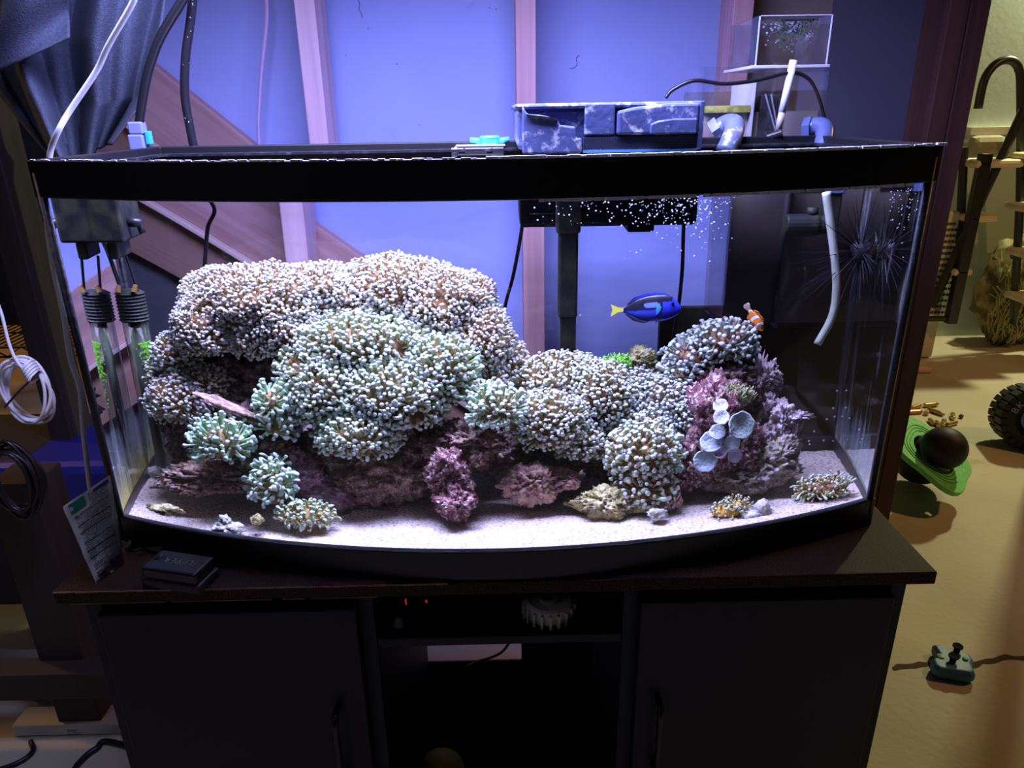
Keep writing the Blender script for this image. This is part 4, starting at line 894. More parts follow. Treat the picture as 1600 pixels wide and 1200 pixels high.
# ================================================================== on and round the rim
# silver clip bracket with cyan wing knob
cl = thing('clip_bracket', aY(745, 240, .04), 'pale metal clip bracket clamped on the front rim left of the filter', 'bracket')
y_ = bow(-.03, .465, .096)
def rx(px, py, Y): return aY(px, py, Y)
YB2 = .27
p1 = aY(706, 243, YB2); p2 = aY(787, 228, YB2)
silver = M('zinc_plate', (.62, .63, .66), .35, .3)
box('plate', (p1[0]+.004, YB2-.003, p1[2]), (p2[0], YB2, p2[2]), silver, cl, .001)
box('plate_lip', (p1[0], YB2-.005, p1[2]-.002), (p1[0]+.008, YB2-.001, p1[2]+.010), silver, cl, .001)
for px in (722, 765):
    c = aY(px, 236, YB2-.004); m_ = MB(); m_.box((c[0]-.004, c[1]-.0006, c[2]-.003), (c[0]+.004, c[1], c[2]-.001)); m_.box((c[0]+.002, c[1]-.0006, c[2]-.001), (c[0]+.004, c[1], c[2]+.004)); m_.build('slot', black, cl)
box('top_lip', (p1[0]+.006, YB2-.004, p2[2]), (p2[0]+.002, YB2+.02, p2[2]+.002), silver, cl, .0005)
cyan = M('cyan_plastic', (.05, .50, .80), .35)
kb = thing('wing_knob', aY(765, 225, .285), 'bright cyan plastic wing knob sitting on the pale clip bracket', 'knob')
c = aY(765, 218, .285); c[2] = p2[2]+.007; sc_ = ascale(765, 218, .285)[0]
m_ = MB(); m_.lathe([(.012, -.006), (.013, .002), (.014, .004), (.0125, .006), (.003, .006)], 20, Matrix.Translation(c)); m_.build('hub', cyan, kb, smooth=False, bevel=.0006)
for s in (-1, 1):
    m_ = MB(); m_.tube([(c[0]+s*.011, c[1], c[2]-.002), (c[0]+s*.02, c[1], c[2]), (c[0]+s*.027, c[1], c[2]+.0005)], [.0045, .004, .0038], 8); m_.build('wing', cyan, kb, smooth=True)
# left hose clamp with teal tab
hc = thing('hose_clamp', aY(215, 235, .27), 'blue-grey hose clamp with teal tab on the back left rim', 'clamp')
bgm = M('blue_grey_clamp', (.17, .19, .38), .45); c = aY(216, 215, .27)
box('clamp_body', (c[0]-.010, c[1]-.010, c[2]-.016), (c[0]+.010, c[1]+.010, c[2]+.004), bgm, hc, .002)
box('clamp_head', (c[0]-.008, c[1]-.008, c[2]+.004), (c[0]+.011, c[1]+.008, c[2]+.020), bgm, hc, .002)
box('tab', (c[0]+.012, c[1]-.006, c[2]-.009), (c[0]+.018, c[1]+.004, c[2]+.008), M('teal_plastic', (.03, .38, .52), .4), hc, .001)
box('foot', (c[0]-.013, c[1]-.012, c[2]-.022), (c[0]+.016, c[1]+.010, c[2]-.015), bgm, hc, .002)
m_ = MB(); m_.tube([(c[0]+.004, c[1]-.012, c[2]-.016), (c[0]+.020, c[1]-.06, c[2]-.020)], .0022, 8); m_.build('lever', black, hc)
hose = M('black_hose', (.008, .008, .012), .35)
cable('water_hose', [aY(217, 195, .27), aY(222, 160, .27), aY(232, 110, .27), aY(250, 60, .27), aY(278, 12, .27), aY(310, -40, .27)], .0058, hose, 'thick black hose rising from the hose clamp', 'hose', 8, 12)
cable('water_hose', [aY(304, 236, .29), aY(297, 200, .29), aY(289, 150, .29), aY(290, 90, .29), aY(298, 30, .29), aY(304, -30, .29)], .0058, M('speckled_hose', (.008, .008, .012), .35, col3=(.6, .6, .75), scale3=240, contrast3=(.66, .70)), 'thick salt-speckled black hose dropping behind the rim', 'hose', 8, 12)
cable('lavender_cable', [aY(405, 229, .80), aY(404, 190, .80), aY(408, 120, .80), aY(417, 30, .80), aY(414, -30, .80)], .0038, M('lavender_cable', (.60, .42, .68), .5), 'thin lavender cord hanging down the wall left of the first stud')
cable('lamp_cable', [aY(216, -30, .06), aY(208, 3, .06), aY(170, 70, .06), aY(150, 112, .06), aY(110, 172, .05), aY(92, 203, .04), aY(80, 232, .04), aY(76, 262, .04), aY(72, 330, .05), aY(84, 420, .06), aY(99, 490, .06), aY(110, 560, .06), aY(125, 610, .06), aY(131, 680, .06), aY(140, 757, .06), aY(150, 810, .06), aY(160, 860, .06)], .0031, white_cable, 'white cord passing before the dark curtain and down the left side of the tank')
# dark curtain
cm = MB(); nx, nz = 90, 60; vs = []
curt = M('slate_curtain', (.050, .058, .085), .9, col2=(.07, .08, .11), scale=260, bump=.4, bscale=500)
x0c, x1c = aY(-60, 100, .36)[0], aY(250, 50, .36)[0]
for j in range(nz+1):
    v_ = j/nz
    for i in range(nx+1):
        u = i/nx; pxr = 262-54*v_**1.5-44*max(0, v_-.72)/.28*(.75)
        pxl = -60+230*max(0, v_-.35)**1.15
        px = pxl+(pxr-pxl)*u; py = -40+ (285+18*math.sin(u*5))*v_
        Yc = .37+.026*math.sin(u*15+1.2*v_)+.014*math.sin(u*33+2.5*v_+1)+.012*math.sin(u*7-3*v_)
        vs.append(tuple(aY(px, py, Yc)))
cm.add(vs, [(j*(nx+1)+i, j*(nx+1)+i+1, (j+1)*(nx+1)+i+1, (j+1)*(nx+1)+i) for j in range(nz) for i in range(nx)])
o = cm.build('curtain', curt, smooth=True); so = o.modifiers.new('thick', 'SOLIDIFY'); so.thickness = .002; tag(o, 'dark slate-blue curtain bunched at the upper left above the tank', 'curtain')
hm_ = MB(); vs = []
for j in range(21):
    for i in range(31):
        u = i/30; v_ = j/20; px = 8+100*u-30*v_*(1-u); py = -30+150*v_*(1-.55*u)+20*u
        vs.append(tuple(aY(px, py, .31-.02*math.sin(u*4)-.015*math.sin(v_*4+u*3))))
hm_.add(vs, [(j*31+i, j*31+i+1, (j+1)*31+i+1, (j+1)*31+i) for j in range(20) for i in range(30)])
hem = hm_.build('folded_hem', curt, o, smooth=True); so = hem.modifiers.new('thick', 'SOLIDIFY'); so.thickness = .002

# ================================================================== on the cabinet top
# white care pouch leaning on the tank corner
def pouch():
    TL, TR, BR, BL_ = (98, 792), (172, 742), (194, 882), (150, 912)
    def P3(px, py, t): return aY(px, py, -.055-.0*t)
    m_ = MB(); n1, n2 = 16, 24; front = []; back = []
    zb = TOPZ+.001
    a = [np.array(P3(*TL, 1)), np.array(P3(*TR, 1)), np.array(P3(*BR, 0)), np.array(P3(*BL_, 0))]
    # depth: stand its lower edge on the countertop, top leaning back to the tank
    a[3] = aZ(*BL_, zb); a[2] = aZ(*BR, zb+.004); a[0] = aY(*TL, a[3][1]+.035); a[1] = aY(*TR, a[2][1]+.035)
    nrm = np.cross(a[1]-a[0], a[3]-a[0]); nrm /= np.linalg.norm(nrm)
    if nrm[1] > 0: nrm = -nrm
    for j in range(n2+1):
        for i in range(n1+1):
            u, v = i/n1, j/n2; p = (a[0]*(1-u)+a[1]*u)*(1-v)+(a[3]*(1-u)+a[2]*u)*v
            b = .006*math.sin(PI*u)*min(1, 3*v)*min(1, 6*(1-v)+.25)+.0012*math.sin(u*9+v*12)+.0010*math.sin(v*22+u*3)
            front.append(p+nrm*b); back.append(p-nrm*(b*.6+.0006))
    k = len(front); W_ = n1+1
    fs = [(j*W_+i, j*W_+i+1, (j+1)*W_+i+1, (j+1)*W_+i) for j in range(n2) for i in range(n1)]
    fsb = [tuple(k+q for q in f)[::-1] for f in fs]; rimi = [i for i in range(W_)]+[j*W_+n1 for j in range(1, n2+1)]+[n2*W_+i for i in range(n1-1, -1, -1)]+[j*W_ for j in range(n2-1, 0, -1)]
    side = [(rimi[q], rimi[(q+1) % len(rimi)], k+rimi[(q+1) % len(rimi)], k+rimi[q]) for q in range(len(rimi))]
    m_.add(front+back, fs+fsb+side)
    root = thing('pouch', (a[3]+a[2])/2, 'white plastic pouch printed with black text leaning by the tank corner', 'pouch')
    m_.build('bag', M('pouch_white', (.86, .87, .90), .4), root, smooth=True)
    def Q(u, v, off=.0006):
        p = (a[0]*(1-u)+a[1]*u)*(1-v)+(a[3]*(1-u)+a[2]*u)*v
        b = .006*math.sin(PI*u)*min(1, 3*v)*min(1, 6*(1-v)+.25)+.0012*math.sin(u*9+v*12)+.0010*math.sin(v*22+u*3)
        return p+nrm*(b+off)
    def patch(name, u0, v0, u1, v1, m, par=root, mb=None, dv=0):
        own = mb is None; mb = mb or MB(); nn = max(2, int((u1-u0)*14))
        vs = []
        for i in range(nn+1):
            u = u0+(u1-u0)*i/nn; vs += [Q(u, v0+dv*(u-u0)), Q(u, v1+dv*(u-u0))]
        mb.add(vs, [(2*i, 2*i+1, 2*i+3, 2*i+2) for i in range(nn)])
        if own: return mb.build(name, m, par)
    ink = M('print_ink', (.03, .03, .05), .5)
    patch('green_square', .10, .03, .42, .15, M('print_green', (.02, .26, .18), .5))
    patch('blue_swoosh', .62, .03, .95, .07, M('print_blue', (.04, .08, .45), .5))
    patch('lilac_square', .62, .86, .93, .95, M('print_lilac', (.28, .28, .55), .5))
    mbx = MB(); mbt = MB(); rg = random.Random(6)
    for v0 in (.20, .315, .40, .53, .63, .715): patch('', .12, v0, .90, v0+.008, None, None, mbx)
    v = .045
    while v < .80:
        u = .50 if v < .18 else .14
        while u < .90:
            w_ = rg.uniform(.015, .06); h = .0075
            if rg.random() < .85: patch('', u, v, min(u+w_, .92), v+h, None, None, mbt)
            u += w_+.014
        v += .0175
    for (v0, u0, u1) in ((.80, .14, .62), (.822, .14, .80), (.85, .14, .55), (.90, .16, .36), (.93, .16, .42), (.945, .16, .42)):
        u = u0
        while u < u1: w_ = rg.uniform(.03, .08); patch('', u, v0, min(u+w_, u1), v0+.014, None, None, mbt); u += w_+.012
    mbx.build('rule_lines', ink, root); tag(mbt.build('small_print', ink, root), kind='stuff')
pouch()
# black magnet cleaner with its name on top
def textobj(s, size, mat, parent, mw_, name='lettering', extr=.0002, align='CENTER'):
    cu = bpy.data.curves.new(name, 'FONT'); cu.body = s; cu.size = size; cu.extrude = extr; cu.align_x = align; cu.align_y = 'CENTER'; cu.materials.append(mat)
    tmp = bpy.data.objects.new(name, cu); C.objects.link(tmp); bpy.context.view_layer.update()
    me = bpy.data.meshes.new_from_object(tmp.evaluated_get(bpy.context.evaluated_depsgraph_get())); bpy.data.objects.remove(tmp); me.materials.clear(); me.materials.append(mat)
    o = bpy.data.objects.new(name, me); C.objects.link(o); o.parent = parent; o.matrix_parent_inverse = parent.matrix_basis.inverted(); o.matrix_basis = mw_; return o
zc = TOPZ+.026; c0 = aZ(262, 868, zc); c1 = aZ(312, 886, zc)
fc = aZ(275, 880, zc); mg = thing('magnet_cleaner', (fc[0], fc[1], TOPZ), 'black magnetic glass cleaner lying on the cabinet top at left', 'cleaner')
ang = math.radians(-14); Mg = Matrix.Translation((fc[0], fc[1], 0)) @ Matrix.Rotation(ang, 4, 'Z')
m_ = MB(); m_.box((-.036, -.016, TOPZ+.0005), (.036, .022, TOPZ+.011), Mg); m_.build('lower_pad', black_rough, mg, bevel=.002)
m_ = MB(); m_.box((-.034, -.015, TOPZ+.012), (.034, .021, zc), Mg); m_.build('upper_pad', black, mg, bevel=.003)
textobj('FLIPPER', .0125, M('silver_print', (.50, .50, .52), .4), mg, Matrix.Translation((0, 0, 0)) @ Mg @ Matrix.Translation((.004, .004, zc+.0003)) @ Matrix.Rotation(PI, 4, 'Z'))
lg = MB(); lg.tube([Mg @ Vector(p) for p in ((-.030, .000, zc+.0004), (-.027, .008, zc+.0004), (-.025, .001, zc+.0004), (-.022, .009, zc+.0004))], .0007, 4); lg.build('logo_mark', M('silver_print2', (.5, .5, .52), .4), mg)
# crumpled clear wrapper with gold pieces near the tank corner
wr = MB(); rng = random.Random(21); cw = aZ(212, 858, TOPZ)
for i in range(14):
    x, y = cw[0]+rng.gauss(0, .012), cw[1]+rng.gauss(0, .006); q = [Vector((x+rng.uniform(-.012, .012), min(y+rng.uniform(-.006, .006), cw[1]+.008), TOPZ+.0006+rng.uniform(0, .012))) for _ in range(3)]; q[0].z = TOPZ+.0005
    wr.add(q+[v+Vector((0, 0, .0005)) for v in q], [(0, 1, 2), (3, 5, 4), (0, 3, 4, 1), (1, 4, 5, 2), (2, 5, 3, 0)])
o = wr.build('foil_wrapper', M('foil', (.55, .50, .38), .2, .8, col2=(.5, .52, .65), scale=60)); tag(o, 'crumpled shiny foil scrap between the pouch and the tank base', 'wrapper')

# ================================================================== inside the cabinet opening
gr_ = MB(); c = aZ(858, 948, SHZ+.012); gmm = M('ivory_plastic', (.50, .46, .36), .55)
gt = thing('toothed_cap', (c[0], c[1], SHZ), 'ivory plastic toothed ring cap lying on the cabinet shelf', 'cap')
Mt = Matrix.Translation((c[0], c[1]+.004, SHZ+.001))
gr_.lathe([(.028, 0), (.030, .004), (.029, .020), (.026, .022), (.024, .020), (.012, .018), (.012, .024), (.008, .024), (.008, .002), (.0278, .001)], 36, Mt); gr_.build('ring', gmm, gt)
for k in range(20):
    a = 2*PI*k/20; m_ = MB(); m_.box((.0285, -.0014, 0), (.0335, .0014, .018), Mt @ Matrix.Rotation(a, 4, 'Z')); m_.build('tooth', gmm, gt)
c = aZ(690, 1207, .12); m_ = MB(); rock_mesh(m_, (c[0], c[1], .076+.042), (.042, .042, .042), 1, 0, 4); o = m_.build('yellow_ball', M('yellow_plastic', (.75, .60, .03), .5), smooth=True); tag(o, 'yellow ball on the floor of the cabinet opening', 'ball')
# indicator light strip and small items on the shelf
ld = MB(); c = aY(634, 942, -.03); ld.box((c[0]-.012, -.030, SHZ+.0005), (c[0]+.045, .02, SHZ+.028)); ps = ld.build('power_adapter', black, bevel=.002); tag(ps, 'black power adapter with two small red lights on the cabinet shelf', 'adapter')
em, nt, N, L, b_ = nm('red_led'); b_.inputs['Emission Color'].default_value = (1, .04, .03, 1); b_.inputs['Emission Strength'].default_value = .35; b_.inputs['Base Color'].default_value = (.2, .01, .01, 1)
m_ = MB(); p = aY(634, 940, -.031); m_.box((p[0]-.0009, -.0312, SHZ+.008), (p[0]+.0009, -.0298, SHZ+.016)); m_.build('red_light', em, ps)
m_ = MB(); p = aY(666, 940, -.031); m_.box((p[0]-.0011, -.0312, SHZ+.010), (p[0]+.0011, -.0298, SHZ+.0135)); m_.build('red_light', em, ps)
c = aZ(624, 975, SHZ+.004); m_ = MB(); m_.lathe([(.006, 0), (.008, .004), (.006, .010), (.003, .014)], 12, Matrix.Translation((c[0], c[1], SHZ))); o = m_.build('glass_vial', M('smoky_glass', (.2, .2, .22), .1)); tag(o, 'tiny smoky glass stopper on the left of the cabinet shelf', 'stopper')
# bright sheet behind the sawn slot, with a cord crossing it
cable('thin_cable', [aY(805, 992, .3175), aY(795, 1005, .3175), aY(785, 1018, .3175), aY(768, 1027, .3175), aY(740, 1036, .3175), aY(720, 1050, .3175)], .0026, black_cable, 'thin black cord crossing the slot in the cabinet back')

# ================================================================== right side of the room
# toy hopper: ball through a tilted green ring board
hpc = np.array([1.45, 1.33, .0])
green = M('lime_foam', (.14, .62, .16), .55, col2=(.18, .70, .20), scale=60, bump=.3, bscale=160)
ballm = M('dark_rubber', (.020, .013, .026), .55, spec=.25, col2=(.028, .020, .034), scale=6, bump=.1, bscale=200)
hop = thing('hopper_toy', hpc, 'black double ball with tilted lime green ring board lying on the floor', 'toy')
cu = aY(1475, 700, 1.30); cl_ = aY(1440, 716, 1.40); cu = Vector(cu); rb = 33*ascale(1475, 700, 1.3)[0]
clv = Vector(cl_); rl = 40*ascale(1440, 716, 1.4)[0]; clv.z = max(clv.z, rl*.98)
m_ = MB(); rock_mesh(m_, cu, (rb, rb, rb), 1, 0, 4); m_.build('upper_ball', ballm, hop, smooth=True)
m_ = MB(); rock_mesh(m_, clv, (rl, rl, rl), 1, 0, 4); m_.build('lower_ball', ballm, hop, smooth=True)
# ring board: disc plane facing up-right towards the viewer
cen = Vector(aY(1456, 706, 1.33)); e1 = (Vector(aY(1490, 772, 1.18))-Vector(aY(1424, 655, 1.48))); half = e1.length/2*1.02; e1.normalize()
nrm = (cu-clv); nrm = (nrm-e1*nrm.dot(e1)).normalized(); nrm = (nrm+Vector((.55, -.45, .55))*.9); nrm = (nrm-e1*nrm.dot(e1)).normalized(); e2 = nrm.cross(e1)
mid = (Vector(aY(1490, 772, 1.18))+Vector(aY(1424, 655, 1.48)))/2
m_ = MB(); vs = []; K = 40; th = .018
for lay in (0, 1):
    for rr, idx in ((1, 0), (.50, 1)):
        for k in range(K):
            a = 2*PI*k/K; q = rr*(1+(.10*math.cos(4*a) if idx == 0 else 0)); vs.append(mid+e1*half*q*math.cos(a)/1.1+e2*half*.86*q*math.sin(a)/1.1+nrm*th*(lay-.5))
fs = []
for k in range(K):
    j = (k+1) % K; fs += [(k, j, K+j, K+k), (2*K+k, 3*K+k, 3*K+j, 2*K+j), (k, 2*K+k, 2*K+j, j), (K+k, K+j, 3*K+j, 3*K+k)]
m_.add(vs, fs); gb = m_.build('ring_board', green, hop, bevel=.003)
gv = MB()
for rr in (.62, .70, .78):
    pts = [mid+e1*half*rr*(1+.06*math.cos(4*a))*math.cos(a)/1.1+e2*half*.86*rr*(1+.06*math.cos(4*a))*math.sin(a)/1.1+nrm*(th*.5+.0008) for a in [2*PI*k/60 for k in range(61)]]
    gv.tube(pts, .0014, 4, False)
gv.build('grip_ridge', M('lime_ridge', (.10, .46, .12), .6), gb)
# brass-coloured small cylinders
brass = M('brass_shell', (.62, .48, .20), .28, .85, col2=(.45, .32, .12), scale=30)
copper = M('copper_shell', (.60, .33, .18), .35, .7)
spots = [(1455, 631, 8, 12), (1432, 634, 25, 12), (1430, 642, 5, 12), (1463, 642, -60, 13), (1456, 657, 80, 10), (1465, 660, 70, 9), (1475, 658, 50, 11), (1489, 648, 55, 11), (1488, 660, 20, 12), (1448, 643, 40, 5)]
wh = ['long brass cylinder behind the pile', 'coppery cylinder pointing at the wooden post', 'coppery cylinder lowest beside the wooden post', 'fat brass cylinder atop the left of the pile', 'upright-looking brass cylinder at the pile left end', 'short brass cylinder second along the pile front', 'brass cylinder at the middle of the pile', 'brass cylinder lying apart at the pile top right', 'brass cylinder at the right end of the pile', 'tiny copper ring between coppery cylinders and pile']
for (px, py, an, hl), wt in zip(spots, wh):
    c = aZ(px, py, .014); s_ = ascale(px, py, c[1])[0]; r = 3.6*s_; L_ = hl*s_; m_ = MB()
    a = math.radians(an); dv = Vector((math.cos(a), math.sin(a)*1.2, 0)).normalized()
    Mx = Matrix.Translation((c[0], c[1], r)) @ dv.to_track_quat('Z', 'Y').to_matrix().to_4x4()
    m_.lathe([(r*.78, -L_), (r, -L_*.92), (r, L_*.6), (r*.72, L_*.8), (r*.55, L_), (.0004, L_)], 14, Mx)
    o = m_.build('brass_cylinder', copper if 'copper' in wt else brass, smooth=False); tag(o, wt+' by the green toy', 'cylinder', 'small metal cylinders on the floor')
c = aZ(1502, 650, .01); m_ = MB(); rock_mesh(m_, (c[0], c[1], .009), (.009, .009, .009), 3, .2, 3); o = m_.build('brown_pebble', M('brown_nut', (.12, .08, .05), .7), smooth=True); tag(o, 'small dark brown nut on the floor right of the brass pile', 'nut')
c = aZ(1445, 577, .02); m_ = MB(); m_.tube([(c[0]-.05, c[1]+.01, .018), (c[0], c[1], .018), (c[0]+.025, c[1]-.008, .016)], [.018, .018, .012], 12); o = m_.build('peach_peg', M('peach_plastic', (.75, .52, .36), .5), smooth=True); tag(o, 'peach-coloured rounded peg on the floor beside the post', 'toy')
# toy tyre, half in view
tc_ = Vector(aY(1606, 655, 1.70)); tr = 47*ascale(1600, 655, 1.7)[0]; tc_.z = tr*1.0
ty = thing('tire_toy', (tc_.x, tc_.y, 0), 'chunky black toy tire with white lettering and blue hub at the right edge', 'tire')
Mt = Matrix.Translation(tc_) @ Euler((math.radians(82), 0, math.radians(-12))).to_matrix().to_4x4()
rub = M('tire_rubber', (.018, .018, .020), .6, bump=.2, bscale=90)
m_ = MB(); m_.lathe([(tr*.42, -.05), (tr*.85, -.055), (tr*.95, -.04), (tr*.95, .04), (tr*.85, .055), (tr*.62, .060), (tr*.42, .048)], 48, Mt); m_.build('rubber', rub, ty, smooth=False)
for k in range(24):
    m_ = MB(); m_.box((tr*.86, -.012, -.052), (tr*1.03, .012, .0), Mt @ Matrix.Rotation(2*PI*k/24, 4, 'Z')); m_.box((tr*.84, -.012, .004), (tr*1.03, .012, .058), Mt @ Matrix.Rotation(2*PI*(k+.45)/24, 4, 'Z')); m_.build('tread_block', rub, ty, bevel=.002)
m_ = MB(); m_.lathe([(tr*.40, .040), (tr*.42, .052), (tr*.36, .056), (tr*.30, .046), (.01, .046)], 30, Mt); m_.build('hub', M('hub_blue', (.10, .35, .55), .4), ty)
lt = M('tire_lettering', (.55, .50, .48), .6)
for s_, a_ in (('B', 157), ('K', 139)):
    aa = math.radians(a_); textobj(s_, tr*.30, lt, ty, Mt @ Matrix.Translation((tr*.72*math.cos(aa), tr*.72*math.sin(aa), .061)) @ Matrix.Rotation(aa-PI/2, 4, 'Z'))
matte = M('matte_black', (.012, .012, .012), .85, spec=.1)
# blue toy controller on the floor
cc = aZ(1482, 1045, .0); s_ = ascale(1482, 1045, cc[1])[0]
tcn = thing('toy_controller', cc, 'translucent blue toy game controller lying on the concrete floor', 'controller')
bluep = M('blue_clear_plastic', (.07, .25, .42), .5, col2=(.05, .19, .34), scale=30)
Mc = Matrix.Translation((cc[0], cc[1], 0)) @ Matrix.Rotation(math.radians(-14), 4, 'Z')
poly = [(-.040, -.030), (-.034, -.038), (.026, -.040), (.036, -.034), (.038, -.008), (.045, .006), (.044, .024), (.034, .030), (.020, .028), (.012, .036), (-.012, .044), (-.024, .040), (-.022, .026), (-.018, .006), (-.040, -.010)]
m_ = MB(); n_ = len(poly); k_ = 1.12
for lay, (z, s__) in enumerate(((.001, .92), (.010, 1), (.024, 1), (.032, .86))): m_.v += [tuple(Mc @ Vector((x*s__*k_, y*s__*k_, z))) for x, y in poly]; m_.c += [(1, 1, 1)]*n_
m_.f = [(l*n_+i, l*n_+(i+1) % n_, (l+1)*n_+(i+1) % n_, (l+1)*n_+i) for l in range(3) for i in range(n_)]+[tuple(range(n_))[::-1], tuple(3*n_+i for i in range(n_))]
m_.build('shell', bluep, tcn, bevel=.003, seg=3)
for (x, y) in ((.000, -.004), (.020, .034)):
    m_ = MB(); m_.lathe([(.007, 0), (.006, .010), (.011, .012), (.011, .016), (.004, .0135)], 16, Mc @ Matrix.Translation((x, y-.006, .031))); m_.build('thumb_stick', matte, tcn)
m_ = MB(); m_.lathe([(.007, 0), (.006, .004), (.001, .005)], 14, Mc @ Matrix.Translation((.030, .002, .031))); m_.build('button', M('green_button', (.04, .30, .12), .4), tcn)
m_ = MB(); m_.lathe([(.008, 0), (.008, .003), (.001, .004)], 14, Mc @ Matrix.Translation((-.022, .000, .031))); m_.build('button', M('dark_button', (.03, .03, .03), .4), tcn)
# folding step ladder leaning at the far wall
steel = M('dark_steel_tube', (.05, .055, .055), .35, .5); tread = M('beige_tread', (.62, .55, .38), .55)
LY = 2.75
def ladder(label, railpts, strut, steps, Y, name='step_ladder'):
    o = thing(name, (aY(steps[0][0], 500, Y)[0], Y, 0), label, 'ladder')
    for rp_ in railpts:
        m_ = MB(); m_.tube(smoothpath([aY(x, y, Y+dy) for x, y, dy in rp_], 6), .019, 10); m_.build('rail', steel, o, smooth=True)
    for (x0, y0, x1, y1, dy) in strut:
        m_ = MB(); m_.tube([aY(x0, y0, Y+dy), aY(x1, y1, Y+dy)], .020, 8); m_.build('strut', steel, o)
    for (x0, x1, y) in steps:
        a = aY(x0, y, Y); b = aY(x1, y, Y); m_ = MB(); m_.box((a[0], Y-.13, a[2]-.018), (b[0], Y+.05, a[2]+.018)); m_.build('tread', tread, o, bevel=.016)
    return o
ladder('folding step ladder with beige treads leaning by the wall beside the post',
       [[(1528, 170, 0), (1538, 125, 0), (1556, 100, 0), (1578, 94, 0), (1592, 108, 0), (1595, 150, 0), (1594, 300, 0), (1588, 420, 0), (1584, 505, 0)]],
       [(1600, 170, 1455, 480, -.08), (1506, 230, 1498, 415, -.02)], [(1500, 1574, 254), (1490, 1534, 337), (1468, 1497, 418)], LY)
ladder('second ladder with beige treads cut off by the right edge', [[(1612, 180, .1), (1612, 350, .1), (1606, 520, .1)]], [], [(1578, 1640, 244), (1576, 1640, 322), (1578, 1640, 393), (1576, 1640, 462)], 2.72)
# white perforated panel leaning under the ladder
wp_ = thing('perforated_panel', aZ(1480, 518, 0), 'white perforated plastic crate side standing under the ladder', 'panel')
a = aY(1440, 518, 2.70); b = aY(1503, 330, 2.70); m_ = MB(); m_.box((a[0], 2.70, 0.005), (b[0], 2.74, b[2])); m_.build('plate', white_pl if False else M('ivory_panel', (.68, .66, .52), .5), wp_, bevel=.01)
hm = MB()
for j in range(16):
    for i in range(9):
        px = 1448+i*5.4+(j % 2)*2.7; py = 350+j*9.2; q = aY(px, py, 2.698); r = .006; hm.box((q[0]-r, 2.697, q[2]-r), (q[0]+r, 2.70, q[2]+r))
tag(hm.build('holes', M('hole_dark', (.05, .05, .03), .8), wp_), kind='stuff')
box('black_core', (aY(1484, 450, 2.66)[0], 2.62, aY(1484, 503, 2.66)[2]), (aY(1500, 450, 2.66)[0], 2.66, aY(1495, 240, 2.66)[2]), black, wp_, .004)
q = aY(1462, 497, 2.66); box('foot_bar', (q[0]-.08, 2.63, q[2]-.01), (q[0]+.07, 2.66, q[2]+.012), black, wp_, .004)
# straw in a net bag
sb = thing('straw_bag', aZ(1575, 525, 0), 'dark net bag of pale straw slumped against the wall behind the ladder', 'bag')
cs = aY(1580, 450, 2.95); m_ = MB(); rock_mesh(m_, (cs[0]+.02, 2.93, cs[2]-.02), (.20, .10, .30), 5, .2, 4); m_.build('bag', M('olive_bag', (.10, .09, .035), .8, col2=(.3, .27, .12), scale=18, stretch=(1, 1, .6)), sb, smooth=True)
m_ = MB(); rng = random.Random(9)
for i in range(160):
    x = cs[0]+rng.uniform(-.13, .15); z = cs[2]-.02+rng.uniform(-.26, .24)*(1-abs(x-cs[0])*2); y = 2.93-.10*math.sqrt(max(.05, 1-((x-cs[0]-.02)/.2)**2-((z-cs[2]+.02)/.3)**2))-.004
    d = Vector((rng.gauss(0, .5), rng.gauss(0, .2), 1)).normalized()*.06; m_.tube([Vector((x, y, z))-d, Vector((x+rng.gauss(0, .012), y-.01, z)), Vector((x, y, z))+d], .003, 4)
tag(m_.build('straw', M('straw', (.50, .46, .22), .8), sb), kind='stuff')
# wall ledge strip
a = aY(1515, 205, 3.05); b = aY(1600, 198, 3.05); box('trim_1', (a[0], 3.04, a[2]-.018), (b[0]+.6, 3.08, a[2]+.018), M('pale_trim', (.70, .68, .60), .6))['kind'] = 'structure'
m_ = MB(); m_.box((aY(1518, 222, 2.99)[0], 2.97, aY(1518, 243, 2.99)[2]), (aY(1572, 222, 2.99)[0], 3.04, aY(1518, 212, 2.99)[2])); o = m_.build('canvas_roll', M('canvas', (.42, .40, .28), .8, col2=(.3, .28, .2), scale=9), bevel=.03); tag(o, 'dull canvas roll on the wall ledge behind the ladder', 'roll')

# ================================================================== dark storage on the left
darkwood = wood('dark_post_wood', (.030, .019, .014), (.018, .012, .009))
def post(name, px, py, Y, w_, lab, z0=0, z1=2.3):
    c = aY(px, py, Y); o = box(name, (c[0]-w_/2, Y, z0), (c[0]+w_/2, Y+.089, z1), darkwood, bevel=.003); return tag(o, lab, 'post', 'dark wooden posts at the left')
post('wooden_post', 60, 550, .75, .050, 'dark wooden post just left of the tank behind the white coil')
post('wooden_post', 50, 880, .42, .09, 'dark wooden post in front of the wire shelving at lower left', 0, .60)
c = aY(60, 1062, .40); o = box('floor_rail', (-2.0, .38, c[2]-.035), (-.58, .43, c[2]+.03), darkwood, bevel=.003); tag(o, 'dark wooden rail running across the bottom of the left shelving', 'rail')
wire = M('wire_chrome', (.05, .045, .04), .4, .7)
sh = thing('wire_shelf_unit', (-1.5, 1.25, 0), 'dark wire shelving unit loaded with boxes beside the tank', 'shelf')
